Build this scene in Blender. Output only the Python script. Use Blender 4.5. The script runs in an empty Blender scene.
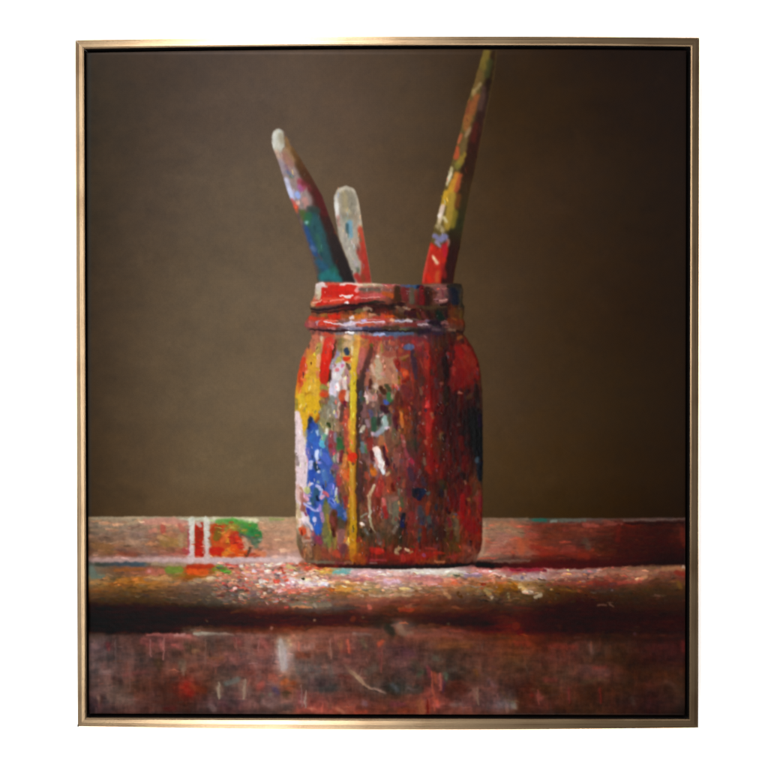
import bpy, bmesh, math
import numpy as np

rng = np.random.default_rng(7)
sc = bpy.context.scene
col = sc.collection

# ------------------------------------------------------------------ camera
FL = 70.0
CAM = np.array([0.02714, -2.1573, 0.03197])
ROT = (math.pi / 2 - 0.0147, 0.00101, 0.0144)
cd = bpy.data.cameras.new('camera'); cam = bpy.data.objects.new('camera', cd); col.objects.link(cam)
cam.location = CAM; cam.rotation_euler = ROT
cd.lens = FL; cd.sensor_width = 36; cd.clip_end = 100
sc.camera = cam
from mathutils import Euler, Vector
M = np.array(Euler(ROT, 'XYZ').to_matrix())
F = 768 * FL / 36


def px_of(P):
    """where a point of the wall plane falls in the 768 px photograph (layout of the picture on its canvas)"""
    q = (P - CAM) @ M
    return 384 + F * q[..., 0] / -q[..., 2], 384 - F * q[..., 1] / -q[..., 2]


def plane_of(px, py, y):
    d = np.array([(px - 384) / F, (384 - py) / F, -1.0]) @ M.T
    t = (y - CAM[1]) / d[1]
    p = CAM + t * d
    return p[0], p[2]


# ------------------------------------------------------------------ frame sizes (metres)
W, H = 0.900, 0.99533
RAIL = 0.0130; DEPTH = 0.042
BOW_TOP, BOW_LOW = .0036, .0037                 # the long rails are slightly sprung outwards
CY = 0.0045                                    # canvas surface lies this far behind the frame's front
x0, x1 = plane_of(87.6, 380, CY)[0], plane_of(685.8, 380, CY)[0]
z1, z0 = plane_of(384, 51.6, CY)[1], plane_of(384, 714.6, CY)[1]
STEP = 0.00105
NX, NY = int((x1 - x0) / STEP), int((z1 - z0) / STEP)
gx = np.linspace(x0, x1, NX); gz = np.linspace(z1, z0, NY)
GX, GZ = np.meshgrid(gx, gz)
GZ = GZ + BOW_TOP * (1 - (GX / .45) ** 2) * (GZ - z0) / (z1 - z0)
X, Y = px_of(np.stack([GX, np.full_like(GX, CY), GZ], -1))
cx_ax, cy_ax = X[NY // 2], Y[:, NX // 2]


# ------------------------------------------------------------------ noise
def noise(sx, sy, octaves=2, seed=0):
    """smooth value noise over the canvas, cell size in photo pixels"""
    r = np.random.default_rng(1000 + seed); out = 0; amp = 1; tot = 0
    for o in range(octaves):
        a, b = sx / 2 ** o, sy / 2 ** o
        g = r.uniform(-1, 1, (int(720 / b) + 4, int(660 / a) + 4))
        u, v = (X - 60) / a, (Y - 30) / b
        iu, iv = np.floor(u).astype(int), np.floor(v).astype(int)
        fu, fv = u - iu, v - iv
        fu = fu * fu * (3 - 2 * fu); fv = fv * fv * (3 - 2 * fv)
        iu = np.clip(iu, 0, g.shape[1] - 2); iv = np.clip(iv, 0, g.shape[0] - 2)
        out = out + amp * ((g[iv, iu] * (1 - fu) + g[iv, iu + 1] * fu) * (1 - fv) + (g[iv + 1, iu] * (1 - fu) + g[iv + 1, iu + 1] * fu) * fv)
        tot += amp; amp *= .6
    return out / tot


N2, N2b = noise(2.6, 2.6, 2, 1), noise(2.6, 2.6, 2, 2)
N5, N5b = noise(6, 6, 2, 3), noise(6, 6, 2, 4)
NV, NH = noise(2.2, 14, 2, 5), noise(16, 2.0, 2, 6)
XW = X + .75 * N2 + .9 * N5
YW = Y + .75 * N2b + .9 * N5b


def hx(s):
    s = s.lstrip('#'); return np.array([int(s[i:i + 2], 16) / 255 for i in (0, 2, 4)])


def rows_field(rows, xs, ys, smooth=True):
    """rows: {y: 'x hex x hex ...'} -> colour at every (xs, ys)"""
    yy = sorted(rows); ax = np.arange(60, 720.)
    tab = []
    for y in yy:
        t = rows[y].split(); px = np.array([float(v) for v in t[0::2]]); cc = np.array([hx(v) for v in t[1::2]])
        tab.append(np.stack([np.interp(ax, px, cc[:, k]) for k in range(3)], -1))
    tab = np.array(tab); yy = np.array(yy, float)
    v = np.clip(np.interp(ys, yy, np.arange(len(yy))), 0, len(yy) - 1.001)
    iv = v.astype(int); fv = (v - iv)[..., None]
    if smooth: fv = fv * fv * (3 - 2 * fv)
    u = np.clip(xs - 60, 0, len(ax) - 1.001); iu = u.astype(int); fu = (u - iu)[..., None]
    a = tab[iv, iu] * (1 - fu) + tab[iv, iu + 1] * fu
    b = tab[iv + 1, iu] * (1 - fu) + tab[iv + 1, iu + 1] * fu
    return a * (1 - fv) + b * fv


def sstep(d, soft):
    t = np.clip(.5 - d / (2 * soft), 0, 1); return t * t * (3 - 2 * t)


def window(xa, xb, ya, yb, pad=9):
    i0 = np.searchsorted(cx_ax, xa - pad); i1 = np.searchsorted(cx_ax, xb + pad)
    j0 = np.searchsorted(cy_ax, ya - pad); j1 = np.searchsorted(cy_ax, yb + pad)
    return slice(max(j0, 0), max(j1, 0)), slice(max(i0, 0), max(i1, 0))


def poly_sd(P, x, y):
    """signed distance to a polygon"""
    P = np.array(P, float); n = len(P); d2 = np.full(x.shape, 1e9); ins = np.zeros(x.shape, bool)
    for i in range(n):
        a, b = P[i], P[(i + 1) % n]; e = b - a
        wx, wy = x - a[0], y - a[1]
        t = np.clip((wx * e[0] + wy * e[1]) / max(e @ e, 1e-9), 0, 1)
        d2 = np.minimum(d2, (wx - t * e[0]) ** 2 + (wy - t * e[1]) ** 2)
        c = (a[1] > y) != (b[1] > y)
        with np.errstate(divide='ignore', invalid='ignore'):
            xi = a[0] + (y - a[1]) * e[0] / (e[1] if e[1] else 1e-9)
        ins ^= c & (x < xi)
    return np.where(ins, -1, 1) * np.sqrt(d2)


def chain_sd(P, x, y):
    """distance to a tapered brush stroke of points (x, y, radius), and the place along it"""
    d = np.full(x.shape, 1e9); s = np.zeros(x.shape)
    if len(P) == 1: P = [P[0], (P[0][0] + .01, P[0][1], P[0][2])]
    for i in range(len(P) - 1):
        ax_, ay, ar = P[i]; bx, by, br = P[i + 1]
        ex, ey = bx - ax_, by - ay
        t = np.clip(((x - ax_) * ex + (y - ay) * ey) / max(ex * ex + ey * ey, 1e-9), 0, 1)
        q = np.hypot(x - ax_ - t * ex, y - ay - t * ey) - (ar + (br - ar) * t)
        m = q < d; d = np.where(m, q, d); s = np.where(m, (i + t) / (len(P) - 1), s)
    return d, s


IMG = np.zeros(X.shape + (3,)); HGT = np.zeros(X.shape)


def lay(sl, a, c, h, s=None):
    """put paint of colour c with cover a on the canvas; c may be a list of colours running along the stroke"""
    a = a[..., None]
    if isinstance(c, (list, tuple)):
        cc = np.array([hx(v) for v in c]); k = np.linspace(0, 1, len(cc))
        c = np.stack([np.interp(s, k, cc[:, q]) for q in range(3)], -1)
    else:
        c = hx(c) if isinstance(c, str) else c
        c = np.broadcast_to(c, a.shape[:2] + (3,))
    v = (1 + .07 * N2[sl] + .06 * N5b[sl])[..., None]
    IMG[sl] = IMG[sl] * (1 - a) + np.clip(c * v, 0, 1) * a
    HGT[sl] = HGT[sl] * (1 - .35 * a[..., 0]) + h * a[..., 0]


def stroke(P, c, soft=.9, a=1., h=.35, warp=1.):
    P = [p if len(p) == 3 else (p[0], p[1], 2.) for p in P]
    r = max(p[2] for p in P)
    sl = window(min(p[0] for p in P) - r, max(p[0] for p in P) + r, min(p[1] for p in P) - r, max(p[1] for p in P) + r)
    x = X[sl] + warp * (XW[sl] - X[sl]); y = Y[sl] + warp * (YW[sl] - Y[sl])
    d, s = chain_sd(P, x, y)
    lay(sl, a * sstep(d, soft), c, h, s)


def poly(P, c, soft=1., a=1., h=.3, warp=1.):
    sl = window(min(p[0] for p in P), max(p[0] for p in P), min(p[1] for p in P), max(p[1] for p in P))
    x = X[sl] + warp * (XW[sl] - X[sl]); y = Y[sl] + warp * (YW[sl] - Y[sl])
    lay(sl, a * sstep(poly_sd(P, x, y), soft), c, h)


def blob(x, y, rx, c, ry=None, soft=.9, a=1., h=.35):
    ry = rx if ry is None else ry
    if ry >= rx: stroke([(x, y - (ry - rx), rx), (x, y + (ry - rx), rx)], c, soft, a, h)
    else: stroke([(x - (rx - ry), y, ry), (x + (rx - ry), y, ry)], c, soft, a, h)


def pick(x, y):
    j = min(max(np.searchsorted(cy_ax, y), 0), NY - 1); i = min(max(np.searchsorted(cx_ax, x), 0), NX - 1)
    return j, i


def dabs(n, box, length, rad, horiz, jitter, seed, mask=None, tint=None, tintp=.0, a=(.35, .8), h=.25, light=0., soft=.7):
    """many small broken-colour dabs, each near the colour already lying there"""
    r = np.random.default_rng(seed)
    for _ in range(n):
        x = r.uniform(box[0], box[1]); y = r.uniform(box[2], box[3])
        j, i = pick(x, y)
        if mask is not None and not mask[j, i]: continue
        c = IMG[j, i].copy(); l = c.mean()
        if tint is not None and r.random() < tintp:
            t = hx(tint[r.integers(len(tint))]); c = .45 * c + .55 * t * (l / max(t.mean(), .05)) * r.uniform(.9, 1.5)
        c = c * (1 + r.normal(light, jitter)) + r.normal(0, jitter * .13, 3) * (.25 + l)
        L = r.uniform(*length); w = r.uniform(*rad); t = r.normal(0, .25)
        dx, dy = (L, L * t * .4) if horiz else (L * t * .6, L)
        stroke([(x - dx / 2, y - dy / 2, w * .6), (x, y, w), (x + dx / 2, y + dy / 2, w * .5)], np.clip(c, 0, 1), soft, r.uniform(*a), h)

def blur(A, sx, sy):
    for ax, sg in ((1, sx), (0, sy)):
        k = int(3 * sg) + 1; w = np.exp(-.5 * (np.arange(-k, k + 1) / sg) ** 2); w /= w.sum()
        p = np.pad(A, [(k, k) if i == ax else (0, 0) for i in range(A.ndim)], mode='edge'); n = A.shape[ax]; o = 0
        for i, q in enumerate(w): o = o + q * (p[:, i:i + n] if ax == 1 else p[i:i + n])
        A = o
    return A



# ------------------------------------------------------------------ the picture: plain wall behind the jar
BG = {  # gradient has some of the light across the canvas baked into the paint
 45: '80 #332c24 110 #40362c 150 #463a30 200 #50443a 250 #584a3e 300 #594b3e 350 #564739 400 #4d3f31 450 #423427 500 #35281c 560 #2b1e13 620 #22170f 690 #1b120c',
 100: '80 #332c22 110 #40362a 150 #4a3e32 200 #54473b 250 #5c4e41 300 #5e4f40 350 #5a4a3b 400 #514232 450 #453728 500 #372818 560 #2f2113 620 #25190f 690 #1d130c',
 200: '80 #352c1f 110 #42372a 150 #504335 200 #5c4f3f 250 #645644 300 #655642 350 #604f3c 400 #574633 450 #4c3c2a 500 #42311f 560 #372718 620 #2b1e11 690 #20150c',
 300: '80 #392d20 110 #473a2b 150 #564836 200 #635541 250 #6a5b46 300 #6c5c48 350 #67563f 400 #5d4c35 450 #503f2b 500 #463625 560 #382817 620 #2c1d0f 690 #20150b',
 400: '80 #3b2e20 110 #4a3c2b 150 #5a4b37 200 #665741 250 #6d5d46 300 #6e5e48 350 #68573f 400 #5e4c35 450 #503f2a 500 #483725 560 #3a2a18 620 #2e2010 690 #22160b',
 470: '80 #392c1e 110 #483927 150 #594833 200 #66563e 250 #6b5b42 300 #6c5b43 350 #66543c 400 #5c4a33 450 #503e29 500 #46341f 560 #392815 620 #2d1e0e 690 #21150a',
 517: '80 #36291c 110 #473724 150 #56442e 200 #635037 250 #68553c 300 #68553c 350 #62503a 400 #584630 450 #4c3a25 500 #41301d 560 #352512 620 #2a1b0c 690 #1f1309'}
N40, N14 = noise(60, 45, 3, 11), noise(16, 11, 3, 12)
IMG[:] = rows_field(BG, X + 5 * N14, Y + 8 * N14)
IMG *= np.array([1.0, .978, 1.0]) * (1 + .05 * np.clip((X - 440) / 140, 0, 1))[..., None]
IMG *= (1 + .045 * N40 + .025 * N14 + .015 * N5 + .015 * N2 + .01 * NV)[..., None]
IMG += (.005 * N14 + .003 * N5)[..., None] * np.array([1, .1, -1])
HGT[:] = .16 + .05 * N5 + .05 * N14
r_ = np.random.default_rng(3)
for _ in range(260):                              # broad scumbled brush marks of the background
    x, y = r_.uniform(88, 688), r_.uniform(52, 516)
    j, i = pick(x, y); c = IMG[j, i] * r_.uniform(.93, 1.09)
    t = r_.uniform(0, 3.14); L = r_.uniform(10, 30); dx, dy = math.cos(t) * L, math.sin(t) * L * .7
    stroke([(x - dx, y - dy, 3), (x, y, r_.uniform(4, 8)), (x + dx, y + dy, 3)], c, 6, r_.uniform(.15, .4), .2)
e_ = np.clip(1 - np.abs(Y - 53.3) / 1.6, 0, 1)[..., None] * np.clip((560 - X) / 250, 0, 1)[..., None]
IMG += e_ * np.array([.07, .07, .08])  # highlight on the canvas's top edge, painted into the colour
e_ = np.clip(1 - np.abs(X - cx_ax[2]) / 3.5, 0, 1)[..., None]
IMG += e_ * (np.array([.22, .23, .23]) - IMG) * .5

# ------------------------------------------------------------------ the picture: paint-smeared ledge
TB = {
 517: '85 #6a5844 90 #7d6a52 140 #9a866c 190 #a59478 240 #a8a080 290 #a08664 330 #8a6a50 485 #664a38 510 #6a4c38 540 #3c5048 560 #5c5c50 580 #504c44 620 #3c2c24 660 #3c2c28 688 #2a1810',
 519: '85 #6a5844 90 #806c54 140 #a48e74 190 #b09c84 240 #b0ac8a 290 #ac8e6e 485 #7a5a46 510 #7c5844 540 #3c4a40 560 #545046 580 #504440 620 #402820 660 #3a2622 688 #2a1410',
 525: '85 #6a5844 100 #8f7862 140 #a08068 165 #a07858 190 #b08a78 240 #a87850 268 #b08c68 290 #b88a68 485 #8a6c54 515 #9c6044 540 #6a2c20 560 #642a1e 585 #5c2418 605 #5c2014 620 #480f08 650 #2a0a06 688 #2c0a08',
 534: '85 #604c3c 100 #7e6350 140 #85695a 165 #a06a50 190 #9a7050 240 #a07850 275 #b4866c 290 #b98c70 485 #8c6850 510 #906050 530 #904030 545 #5c2c1c 560 #5c2818 580 #542418 600 #441a10 620 #380d06 660 #280804 688 #380e06',
 546: '85 #604432 100 #84593e 140 #8a6550 165 #8a5c38 190 #9a6a4a 275 #b08068 290 #b88a6c 485 #945c48 510 #944c38 522 #9c4c30 540 #74301f 560 #64281c 580 #44201a 600 #34180e 620 #300c06 660 #260804 688 #2c0804',
 554: '85 #50382a 100 #754f38 125 #70402f 150 #8a6052 185 #a05040 240 #b07058 290 #b88e80 485 #98705c 510 #8c503c 530 #8c5040 545 #7a2014 560 #682418 580 #682014 600 #4c1a0c 620 #300c06 660 #200804 688 #200408',
 559.5: '85 #705850 95 #a58078 140 #b08a84 190 #c0a09c 240 #c0a2a0 290 #c8aca4 320 #a07060 485 #6c4c40 500 #5c4034 520 #5a3428 540 #4a1c14 560 #4a1610 580 #481410 620 #300a06 660 #1a0604 688 #180406',
 564: '85 #505048 98 #4a4840 120 #46484c 140 #404c52 150 #6d5a44 190 #a07058 215 #c09088 240 #c0887a 290 #c09080 300 #a05030 340 #3c1c14 400 #200c08 470 #180808 485 #2c1410 500 #3c2420 520 #4c2820 540 #440c08 560 #380608 580 #300804 620 #2c0806 645 #3c1810 660 #140402 688 #140408',
 568: '85 #5c6058 95 #6b6050 115 #6a4830 150 #8a5040 175 #7a6830 190 #b04820 220 #905a38 240 #c07860 265 #c08e84 290 #b88070 305 #b86850 325 #d09040 345 #78a09c 360 #b89490 390 #c0a09c 420 #b09c94 450 #bcaaa0 480 #a86060 500 #904038 515 #802430 540 #782830 560 #6c3430 580 #703c34 600 #6c4034 620 #68402c 650 #70482e 680 #7c5030',
 572: '85 #5c6058 95 #6b6050 115 #704a30 150 #955440 175 #7a6830 190 #b04a1c 220 #8a5a28 240 #c07860 265 #c08e84 290 #c09080 310 #c88868 325 #d09848 345 #88a8a4 360 #cca4a4 390 #d4acaa 420 #c0a8a0 450 #c4b4a8 480 #c07870 500 #c08478 515 #9c4c50 540 #946060 560 #946050 580 #8c5c54 600 #80503c 620 #80503c 650 #703c2c 680 #603020',
 578: '85 #7a6850 95 #82704c 115 #7a5434 150 #9e6238 175 #8a6638 190 #8a4818 215 #b08060 240 #a87860 265 #b88878 290 #c89088 310 #b89888 330 #c08070 350 #c07868 370 #c88c8c 390 #c89080 420 #b0706a 440 #c07868 460 #a87058 480 #ac704c 500 #b06a50 515 #a08070 540 #9c7c78 560 #844438 580 #7c4a3c 600 #643024 620 #6c3020 640 #74402a 660 #542c18 680 #5c2418',
 584: '85 #7c5c40 95 #8a6438 115 #945a28 150 #a06424 175 #9a6840 190 #7a5a48 215 #806050 240 #906858 265 #a87c6c 290 #c898a0 310 #d0b0b8 322 #d0c0d0 335 #b88858 350 #c08048 370 #b08a68 390 #b88890 410 #b08068 430 #a86850 455 #b86848 480 #9a5c34 500 #8a5428 520 #a8743c 540 #74502c 560 #643820 580 #6c3024 600 #641c14 620 #5c2014 640 #5c2c1c 660 #3c1c0c 680 #4c2c10',
 590: '85 #5c3c22 95 #6e4420 140 #60401c 190 #624838 215 #6a5444 240 #725c4e 265 #926856 290 #b88070 310 #b87868 330 #a86030 345 #b87c34 365 #988050 390 #a07858 410 #98704c 430 #90603c 450 #8a5c3c 480 #70502c 500 #684420 515 #60360e 530 #a08060 545 #583c1c 560 #482a0c 580 #44200e 600 #40241a 640 #34200c 680 #341c0a',
 596: '85 #442c1c 95 #523620 140 #4c3218 190 #583e30 215 #5c483a 240 #6a5648 265 #76584a 290 #8a5c4a 310 #7a5c44 330 #80583e 350 #7a4c2c 380 #9a6c4c 400 #8a5c44 430 #804830 460 #664434 480 #5a3e2a 500 #543a24 520 #583c20 540 #4e3018 560 #3e220c 580 #34180a 620 #2c180a 680 #2e180a',
 602: '85 #2c1c12 95 #382414 140 #3c2814 190 #4a3628 215 #4e4032 240 #684f42 265 #6a5040 290 #7a5844 310 #7a6450 330 #745448 350 #704c3c 370 #884c3c 390 #743c30 410 #6a3024 430 #64301c 460 #4c2c20 480 #40281c 500 #442c20 520 #44301c 540 #3c2014 560 #341a0c 580 #280e06 620 #28140a 680 #28120a',
 608: '85 #160804 140 #200e08 190 #241408 215 #281810 240 #3c2418 270 #6a3028 290 #5c3428 310 #504038 330 #4c403c 350 #3c2420 370 #7a3c30 390 #4c2818 410 #74341c 430 #50281c 460 #4c2818 480 #3a1c12 520 #34201a 560 #200c08 600 #200c06 640 #220c06 680 #200c06',
 616: '85 #120603 140 #150703 190 #1a0c06 240 #2a0e08 290 #2c1008 310 #301814 340 #341408 360 #3c1814 380 #301c14 400 #3a1c14 430 #2c120a 480 #281010 500 #2c1008 520 #381410 540 #220c0a 580 #180804 640 #160602 680 #140406',
 624: '85 #100402 140 #140804 190 #1a0c06 240 #200a06 290 #3c120a 310 #34140a 340 #3c1408 370 #2c1a14 390 #242018 400 #745448 415 #362018 440 #201008 485 #180a04 510 #4c1808 525 #301008 560 #1c0a0a 600 #1c0804 680 #1a0406',
 631: '85 #140804 140 #180a06 175 #200e08 195 #5a4438 240 #4a2418 290 #6a3420 310 #7c4430 350 #6a3c30 380 #6a3c30 400 #684438 430 #6a3c30 460 #64302a 485 #380e08 510 #521608 525 #300c06 560 #1c080a 620 #1a0806 680 #1a0606',
 636: '85 #382c28 95 #4a3a34 140 #50302a 165 #783c38 190 #80453c 205 #5f453c 240 #7a4c44 270 #7c4c40 290 #90644a 310 #855244 350 #784438 380 #603c2c 400 #6a3828 440 #663420 480 #5c2a1c 500 #4a2414 515 #5c2814 530 #5c2212 545 #3c180e 560 #34140c 600 #241008 640 #1e0c08 688 #260a08',
 647: '85 #44383a 95 #564244 140 #4d3028 165 #6a3c34 190 #5a3a2c 215 #5c3c30 240 #704438 270 #6a3830 285 #98806e 300 #8a5044 310 #74402e 350 #6a3c34 380 #5c3830 400 #4a2c2c 440 #503020 490 #4c2a20 515 #6c3018 530 #6c2c18 545 #4c2014 565 #542418 590 #44281e 620 #30180c 650 #280c0a 688 #340c0c',
 660: '85 #443836 95 #54423f 140 #503630 190 #623c30 240 #744844 270 #6a4440 285 #a08a88 298 #6a4e44 325 #6c463c 350 #643a34 380 #56382e 400 #563230 440 #463026 490 #4c2a20 515 #50301c 540 #4c2a20 565 #4c241c 590 #402418 620 #281408 650 #280e0c 680 #280c0a',
 673: '85 #3c302e 95 #4d3c3a 140 #5a3830 190 #5c3024 205 #5c3428 230 #523c34 250 #6a3830 270 #7a4438 286 #8a6454 300 #584640 325 #6a4c44 350 #5c3a34 380 #4c3026 400 #4c3430 440 #403028 480 #4c3024 515 #4c2c20 540 #48281c 565 #442a1e 590 #502c24 610 #4c241c 630 #2c1408 680 #2c1206',
 688: '85 #3c2e2a 95 #4f3a36 120 #563e34 140 #4b2c20 170 #50281e 188 #7a1c14 205 #4c2418 220 #6a5044 232 #453430 246 #6a4c42 258 #643830 275 #503a3c 288 #783c24 310 #4e3c38 330 #483c38 350 #4a2a22 370 #3c2c24 400 #2c2a24 430 #6a3028 450 #48241a 480 #5c3830 490 #603830 515 #3c201a 530 #401c14 545 #3c2414 565 #44241a 590 #3c1c10 630 #30180c 650 #2c100a 680 #341a0c',
 704: '85 #38282a 95 #463034 120 #5a4038 140 #4a2c26 190 #3c2018 210 #503838 230 #42242a 250 #5c3c38 270 #5e4440 290 #5c4440 310 #884038 340 #803c30 370 #5c3028 400 #683828 430 #783028 450 #58302a 480 #643c38 498 #6a4c4c 510 #604c44 520 #402014 540 #48201a 565 #3c1c10 590 #381c10 650 #2c1010 688 #1c1410',
 716: '85 #2a1a1a 100 #301c1c 140 #3a2420 200 #402824 260 #44302c 290 #5c382a 320 #6c3020 400 #6c3020 440 #5a2c20 480 #603428 490 #502c20 540 #34201a 590 #301c10 650 #200c08 688 #140c08'}
top_y = np.interp(X, [80, 140, 290, 480, 560, 640, 700], [516.6, 516.4, 516.8, 517.6, 518.4, 517.8, 517.2]) + .5 * N5
tab_a = np.clip((Y - top_y) / 1.1 + .5, 0, 1)[..., None]
tc_ = rows_field(TB, XW + 4 * NH, YW + .5 * NH, False)
tc_ *= (1 + .06 * N2 + .08 * NH + .06 * N5)[..., None]
tc_ += (.02 * NH + .016 * N5b)[..., None] * np.array([1, -.2, -.6])
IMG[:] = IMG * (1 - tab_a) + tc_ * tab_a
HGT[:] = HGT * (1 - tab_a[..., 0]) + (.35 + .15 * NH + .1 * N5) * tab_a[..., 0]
TMASK = Y > top_y + 1
RED = ['#b83020', '#8c2418', '#c86050', '#b05040']; PALE = ['#d8b8b0', '#e0ccc8', '#c8a080', '#d0c0c8']
# ledge back board
dabs(420, (90, 300, 520, 558), (3, 9), (.7, 1.6), True, .11, 21, TMASK, ['#b07050', '#8c5838', '#c09878', '#8c6a60'], .4)
dabs(260, (482, 688, 522, 560), (4, 12), (.7, 1.7), True, .14, 22, TMASK, ['#8c3020', '#5c1c10', '#a06048'], .35)
stroke([(92, 518.2, 1.), (150, 518, 1.1), (195, 518.2, 1.3)], '#a89478', .8, .6)
stroke([(214, 518.6, 1.), (255, 520, 1.6), (258, 521, 1.2)], '#d8d0a8', .9, .8)
stroke([(270, 519, 1.2), (284, 519.5, 1.)], '#7c9048', .9, .7)
stroke([(206, 518.5, 1.2), (180, 519, 1.)], '#c4c8ac', .9, .7)
for P, c in (([(145, 522, 3), (170, 521, 4), (186, 523, 3)], '#c08070'), ([(163, 527, 3), (163, 532, 2.4)], '#a8483c'), ([(150, 531, 2), (155, 530, 2.4)], '#c87c68'),
             ([(180, 525, 2), (183, 530, 3)], '#b06050'), ([(165, 541, 6), (176, 543, 4)], '#96703c'), ([(181, 536, 3), (181, 546, 2)], '#a88860'), ([(184, 550, 2.5), (187, 553, 2)], '#a8383c'),
             ([(158, 537, 2), (165, 539, 2)], '#b8885c'), ([(128, 541, 4), (138, 543, 3)], '#a07c64'), ([(95, 545, 4), (110, 549, 5)], '#7c5430'), ([(120, 554, 2), (135, 555, 2)], '#80402c'),
             ([(100, 538, 2), (112, 540, 2)], '#6e5240'), ([(130, 528, 2), (138, 526, 2)], '#7c5c4c'), ([(143, 546, 2), (146, 551, 2)], '#8a6a58')):
    stroke(P, c, 1.4, .75)
# white runs with red between them
poly([(195, 524), (203, 522), (204, 545), (205, 557), (195, 558)], '#a41c0c', 1.1)
stroke([(199, 529, 2), (199, 540, 2.4)], '#8c2a1a', 1.2, .7); stroke([(200, 547, 2.6), (199, 553, 3)], '#b8200e', 1, .8)
stroke([(191.5, 521, 3.4), (191.8, 530, 2.6), (191.6, 545, 2.6), (191.2, 553, 3.2), (191, 559, 4.2)], ['#d4d4c8', '#d8d4d0', '#d0c0c0', '#ccb4b0'], 1.3, .88, .9)
stroke([(206.5, 521, 3.4), (206.8, 531, 2.5), (206.8, 545, 2.4), (207, 553, 2.6), (207, 559, 4)], ['#d0d0c4', '#d4d0cc', '#ccbcb8', '#c8b0a8'], 1.3, .86, .9)
stroke([(188, 519.5, 1.4), (214, 519.5, 1.4), (217, 522, 1)], '#c8c8b4', 1.4, .6, .7)
stroke([(188.4, 530, .9), (188.4, 554, 1)], '#a0384c', .8, .6)
# green, orange and red smear
poly([(211, 525), (220, 522), (236, 523), (248, 527), (246, 545), (248, 556), (232, 557), (211, 557)], '#b8481c', 1.4)
for P, c in (([(213, 551, 4), (221, 552, 4)], '#b81c10'), ([(213, 531, 3), (219, 526, 3)], '#a03418'), ([(218, 533, 4), (216, 538, 3)], '#6c5a1c'), ([(226, 535, 4), (228, 541, 3)], '#c88028'),
             ([(234, 540, 5), (240, 545, 4)], '#c02818'), ([(224, 554, 3), (232, 549, 3)], '#e08028'), ([(234, 548, 4), (240, 554, 3)], '#d84c14'), ([(246, 556, 2.2), (258, 555, 2.6)], '#a83a20'),
             ([(218, 522, 3), (232, 521, 3.5), (242, 525, 3)], '#5c9440'), ([(228, 529, 4), (238, 526, 4)], '#8a8030'), ([(240, 531, 3), (247, 529, 3)], '#6c6a34'),
             ([(244, 527, 4), (254, 528, 5), (258, 534, 4)], '#2c8034'), ([(252, 534, 5), (258, 537, 4)], '#2a6c3c'), ([(242, 535, 3), (248, 538, 3)], '#4c5c50'), ([(254, 541, 4), (259, 540, 2.5)], '#44604c'),
             ([(245, 540, 2.6), (246, 548, 2.6)], '#c0987c'), ([(250, 548, 1.6), (247, 556, 1.4)], '#4c3020'), ([(249, 533, 1.6), (252, 536, 1.4)], '#5c6c68'), ([(257, 552, 2.6), (263, 554, 3)], '#d07850'),
             ([(240, 519.6, 1.8), (256, 521.6, 1.8)], '#d8d0ac'), ([(222, 541, 2), (230, 530, 1.6)], '#d0602c'), ([(237, 534, 2.4), (232, 537, 2)], '#a82c1c')):
    stroke(P, c, 1.3, .85, .5)
for P, c in (([(265, 525, 6), (288, 530, 8)], '#bc9074'), ([(270, 540, 6), (290, 545, 7)], '#b88468'), ([(266, 547, 1.2), (272, 548, 1)], '#9c5c40'), ([(275, 533, 1), (292, 537, 1)], '#c4a080')):
    stroke(P, c, 3, .5)
for P, c in (([(226, 521, 2.4), (240, 522, 3), (252, 525, 3)], '#4c9038'), ([(243, 530, 3.4), (252, 532, 4), (257, 531, 3)], '#2e7c3a'), ([(236, 528, 2), (246, 531, 2.4)], '#7c8434'), ([(230, 525, 2), (236, 527, 2)], '#a08030'), ([(257, 540, 2), (256, 547, 1.4)], '#4c6c50')):
    stroke(P, c, 2, .75, .5)
stroke([(198.6, 524.4, 2.6), (200, 526, 2)], '#c4b8ac', 1.2, .8, .6); stroke([(203, 553, .8), (203.6, 542, .7)], '#b4988c', .9, .7, .6)
# seam where the back board meets the shelf
stroke([(92, 560, 1.7), (140, 560, 2), (190, 561, 2.4), (250, 559.5, 2.4), (296, 561, 2.2)], ['#b08c84', '#bc9890', '#cdb0b0', '#ccb2b4', '#d4bab6'], 1.5, .62, .6)
stroke([(97, 565, 1.6), (118, 564, 1.8), (143, 564, 1.9), (148, 564.5, 1)], ['#3a3c30', '#40464c', '#3c4c54', '#6c6050'], .9, .95)
stroke([(91, 568, 2.5), (94, 576, 3), (104, 577, 2)], '#5e6c60', 1.4, .8)
stroke([(152, 564, 1.5), (185, 565, 1.6)], '#a48c70', 1, .7)
for P, c in (([(115, 570, 1.5), (145, 569, 1.5)], '#8c5024'), ([(148, 571.5, 3), (163, 572, 3)], '#b0604c'), ([(149, 571, 1.6)], '#d08880'), ([(168, 570, 3.5), (180, 570, 3.5)], '#6c8430'), ([(176, 575, 2), (184, 575, 2)], '#8c6824'),
             ([(188, 567, 2.2), (202, 567, 2.6), (213, 566, 1.6)], '#a8260c'), ([(190, 572, 3.4), (206, 572, 3)], '#d85018'), ([(187, 576, 2), (205, 577.5, 2)], '#8a4c10'), ([(218, 566, 2), (224, 570, 2.6), (230, 572, 1.6)], '#3c9428'),
             ([(214, 569, 2), (218, 573, 2)], '#78801c'), ([(226, 565, 1), (237, 566, 1.2)], '#a82024'), ([(118, 580, 2.6), (146, 580, 3.2)], '#a86420'), ([(92, 583, 2), (108, 579, 2)], '#a07040'),
             ([(150, 577, 2), (170, 579, 2)], '#b08050'), ([(112, 584, 1.6), (130, 585, 1.4)], '#884c1c'), ([(225, 578, 1.4), (234, 579, 1.8)], '#c89070'), ([(195, 580, 2), (215, 579, 2)], '#a88468')):
    stroke(P, c, 1.1, .8, .45)
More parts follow.
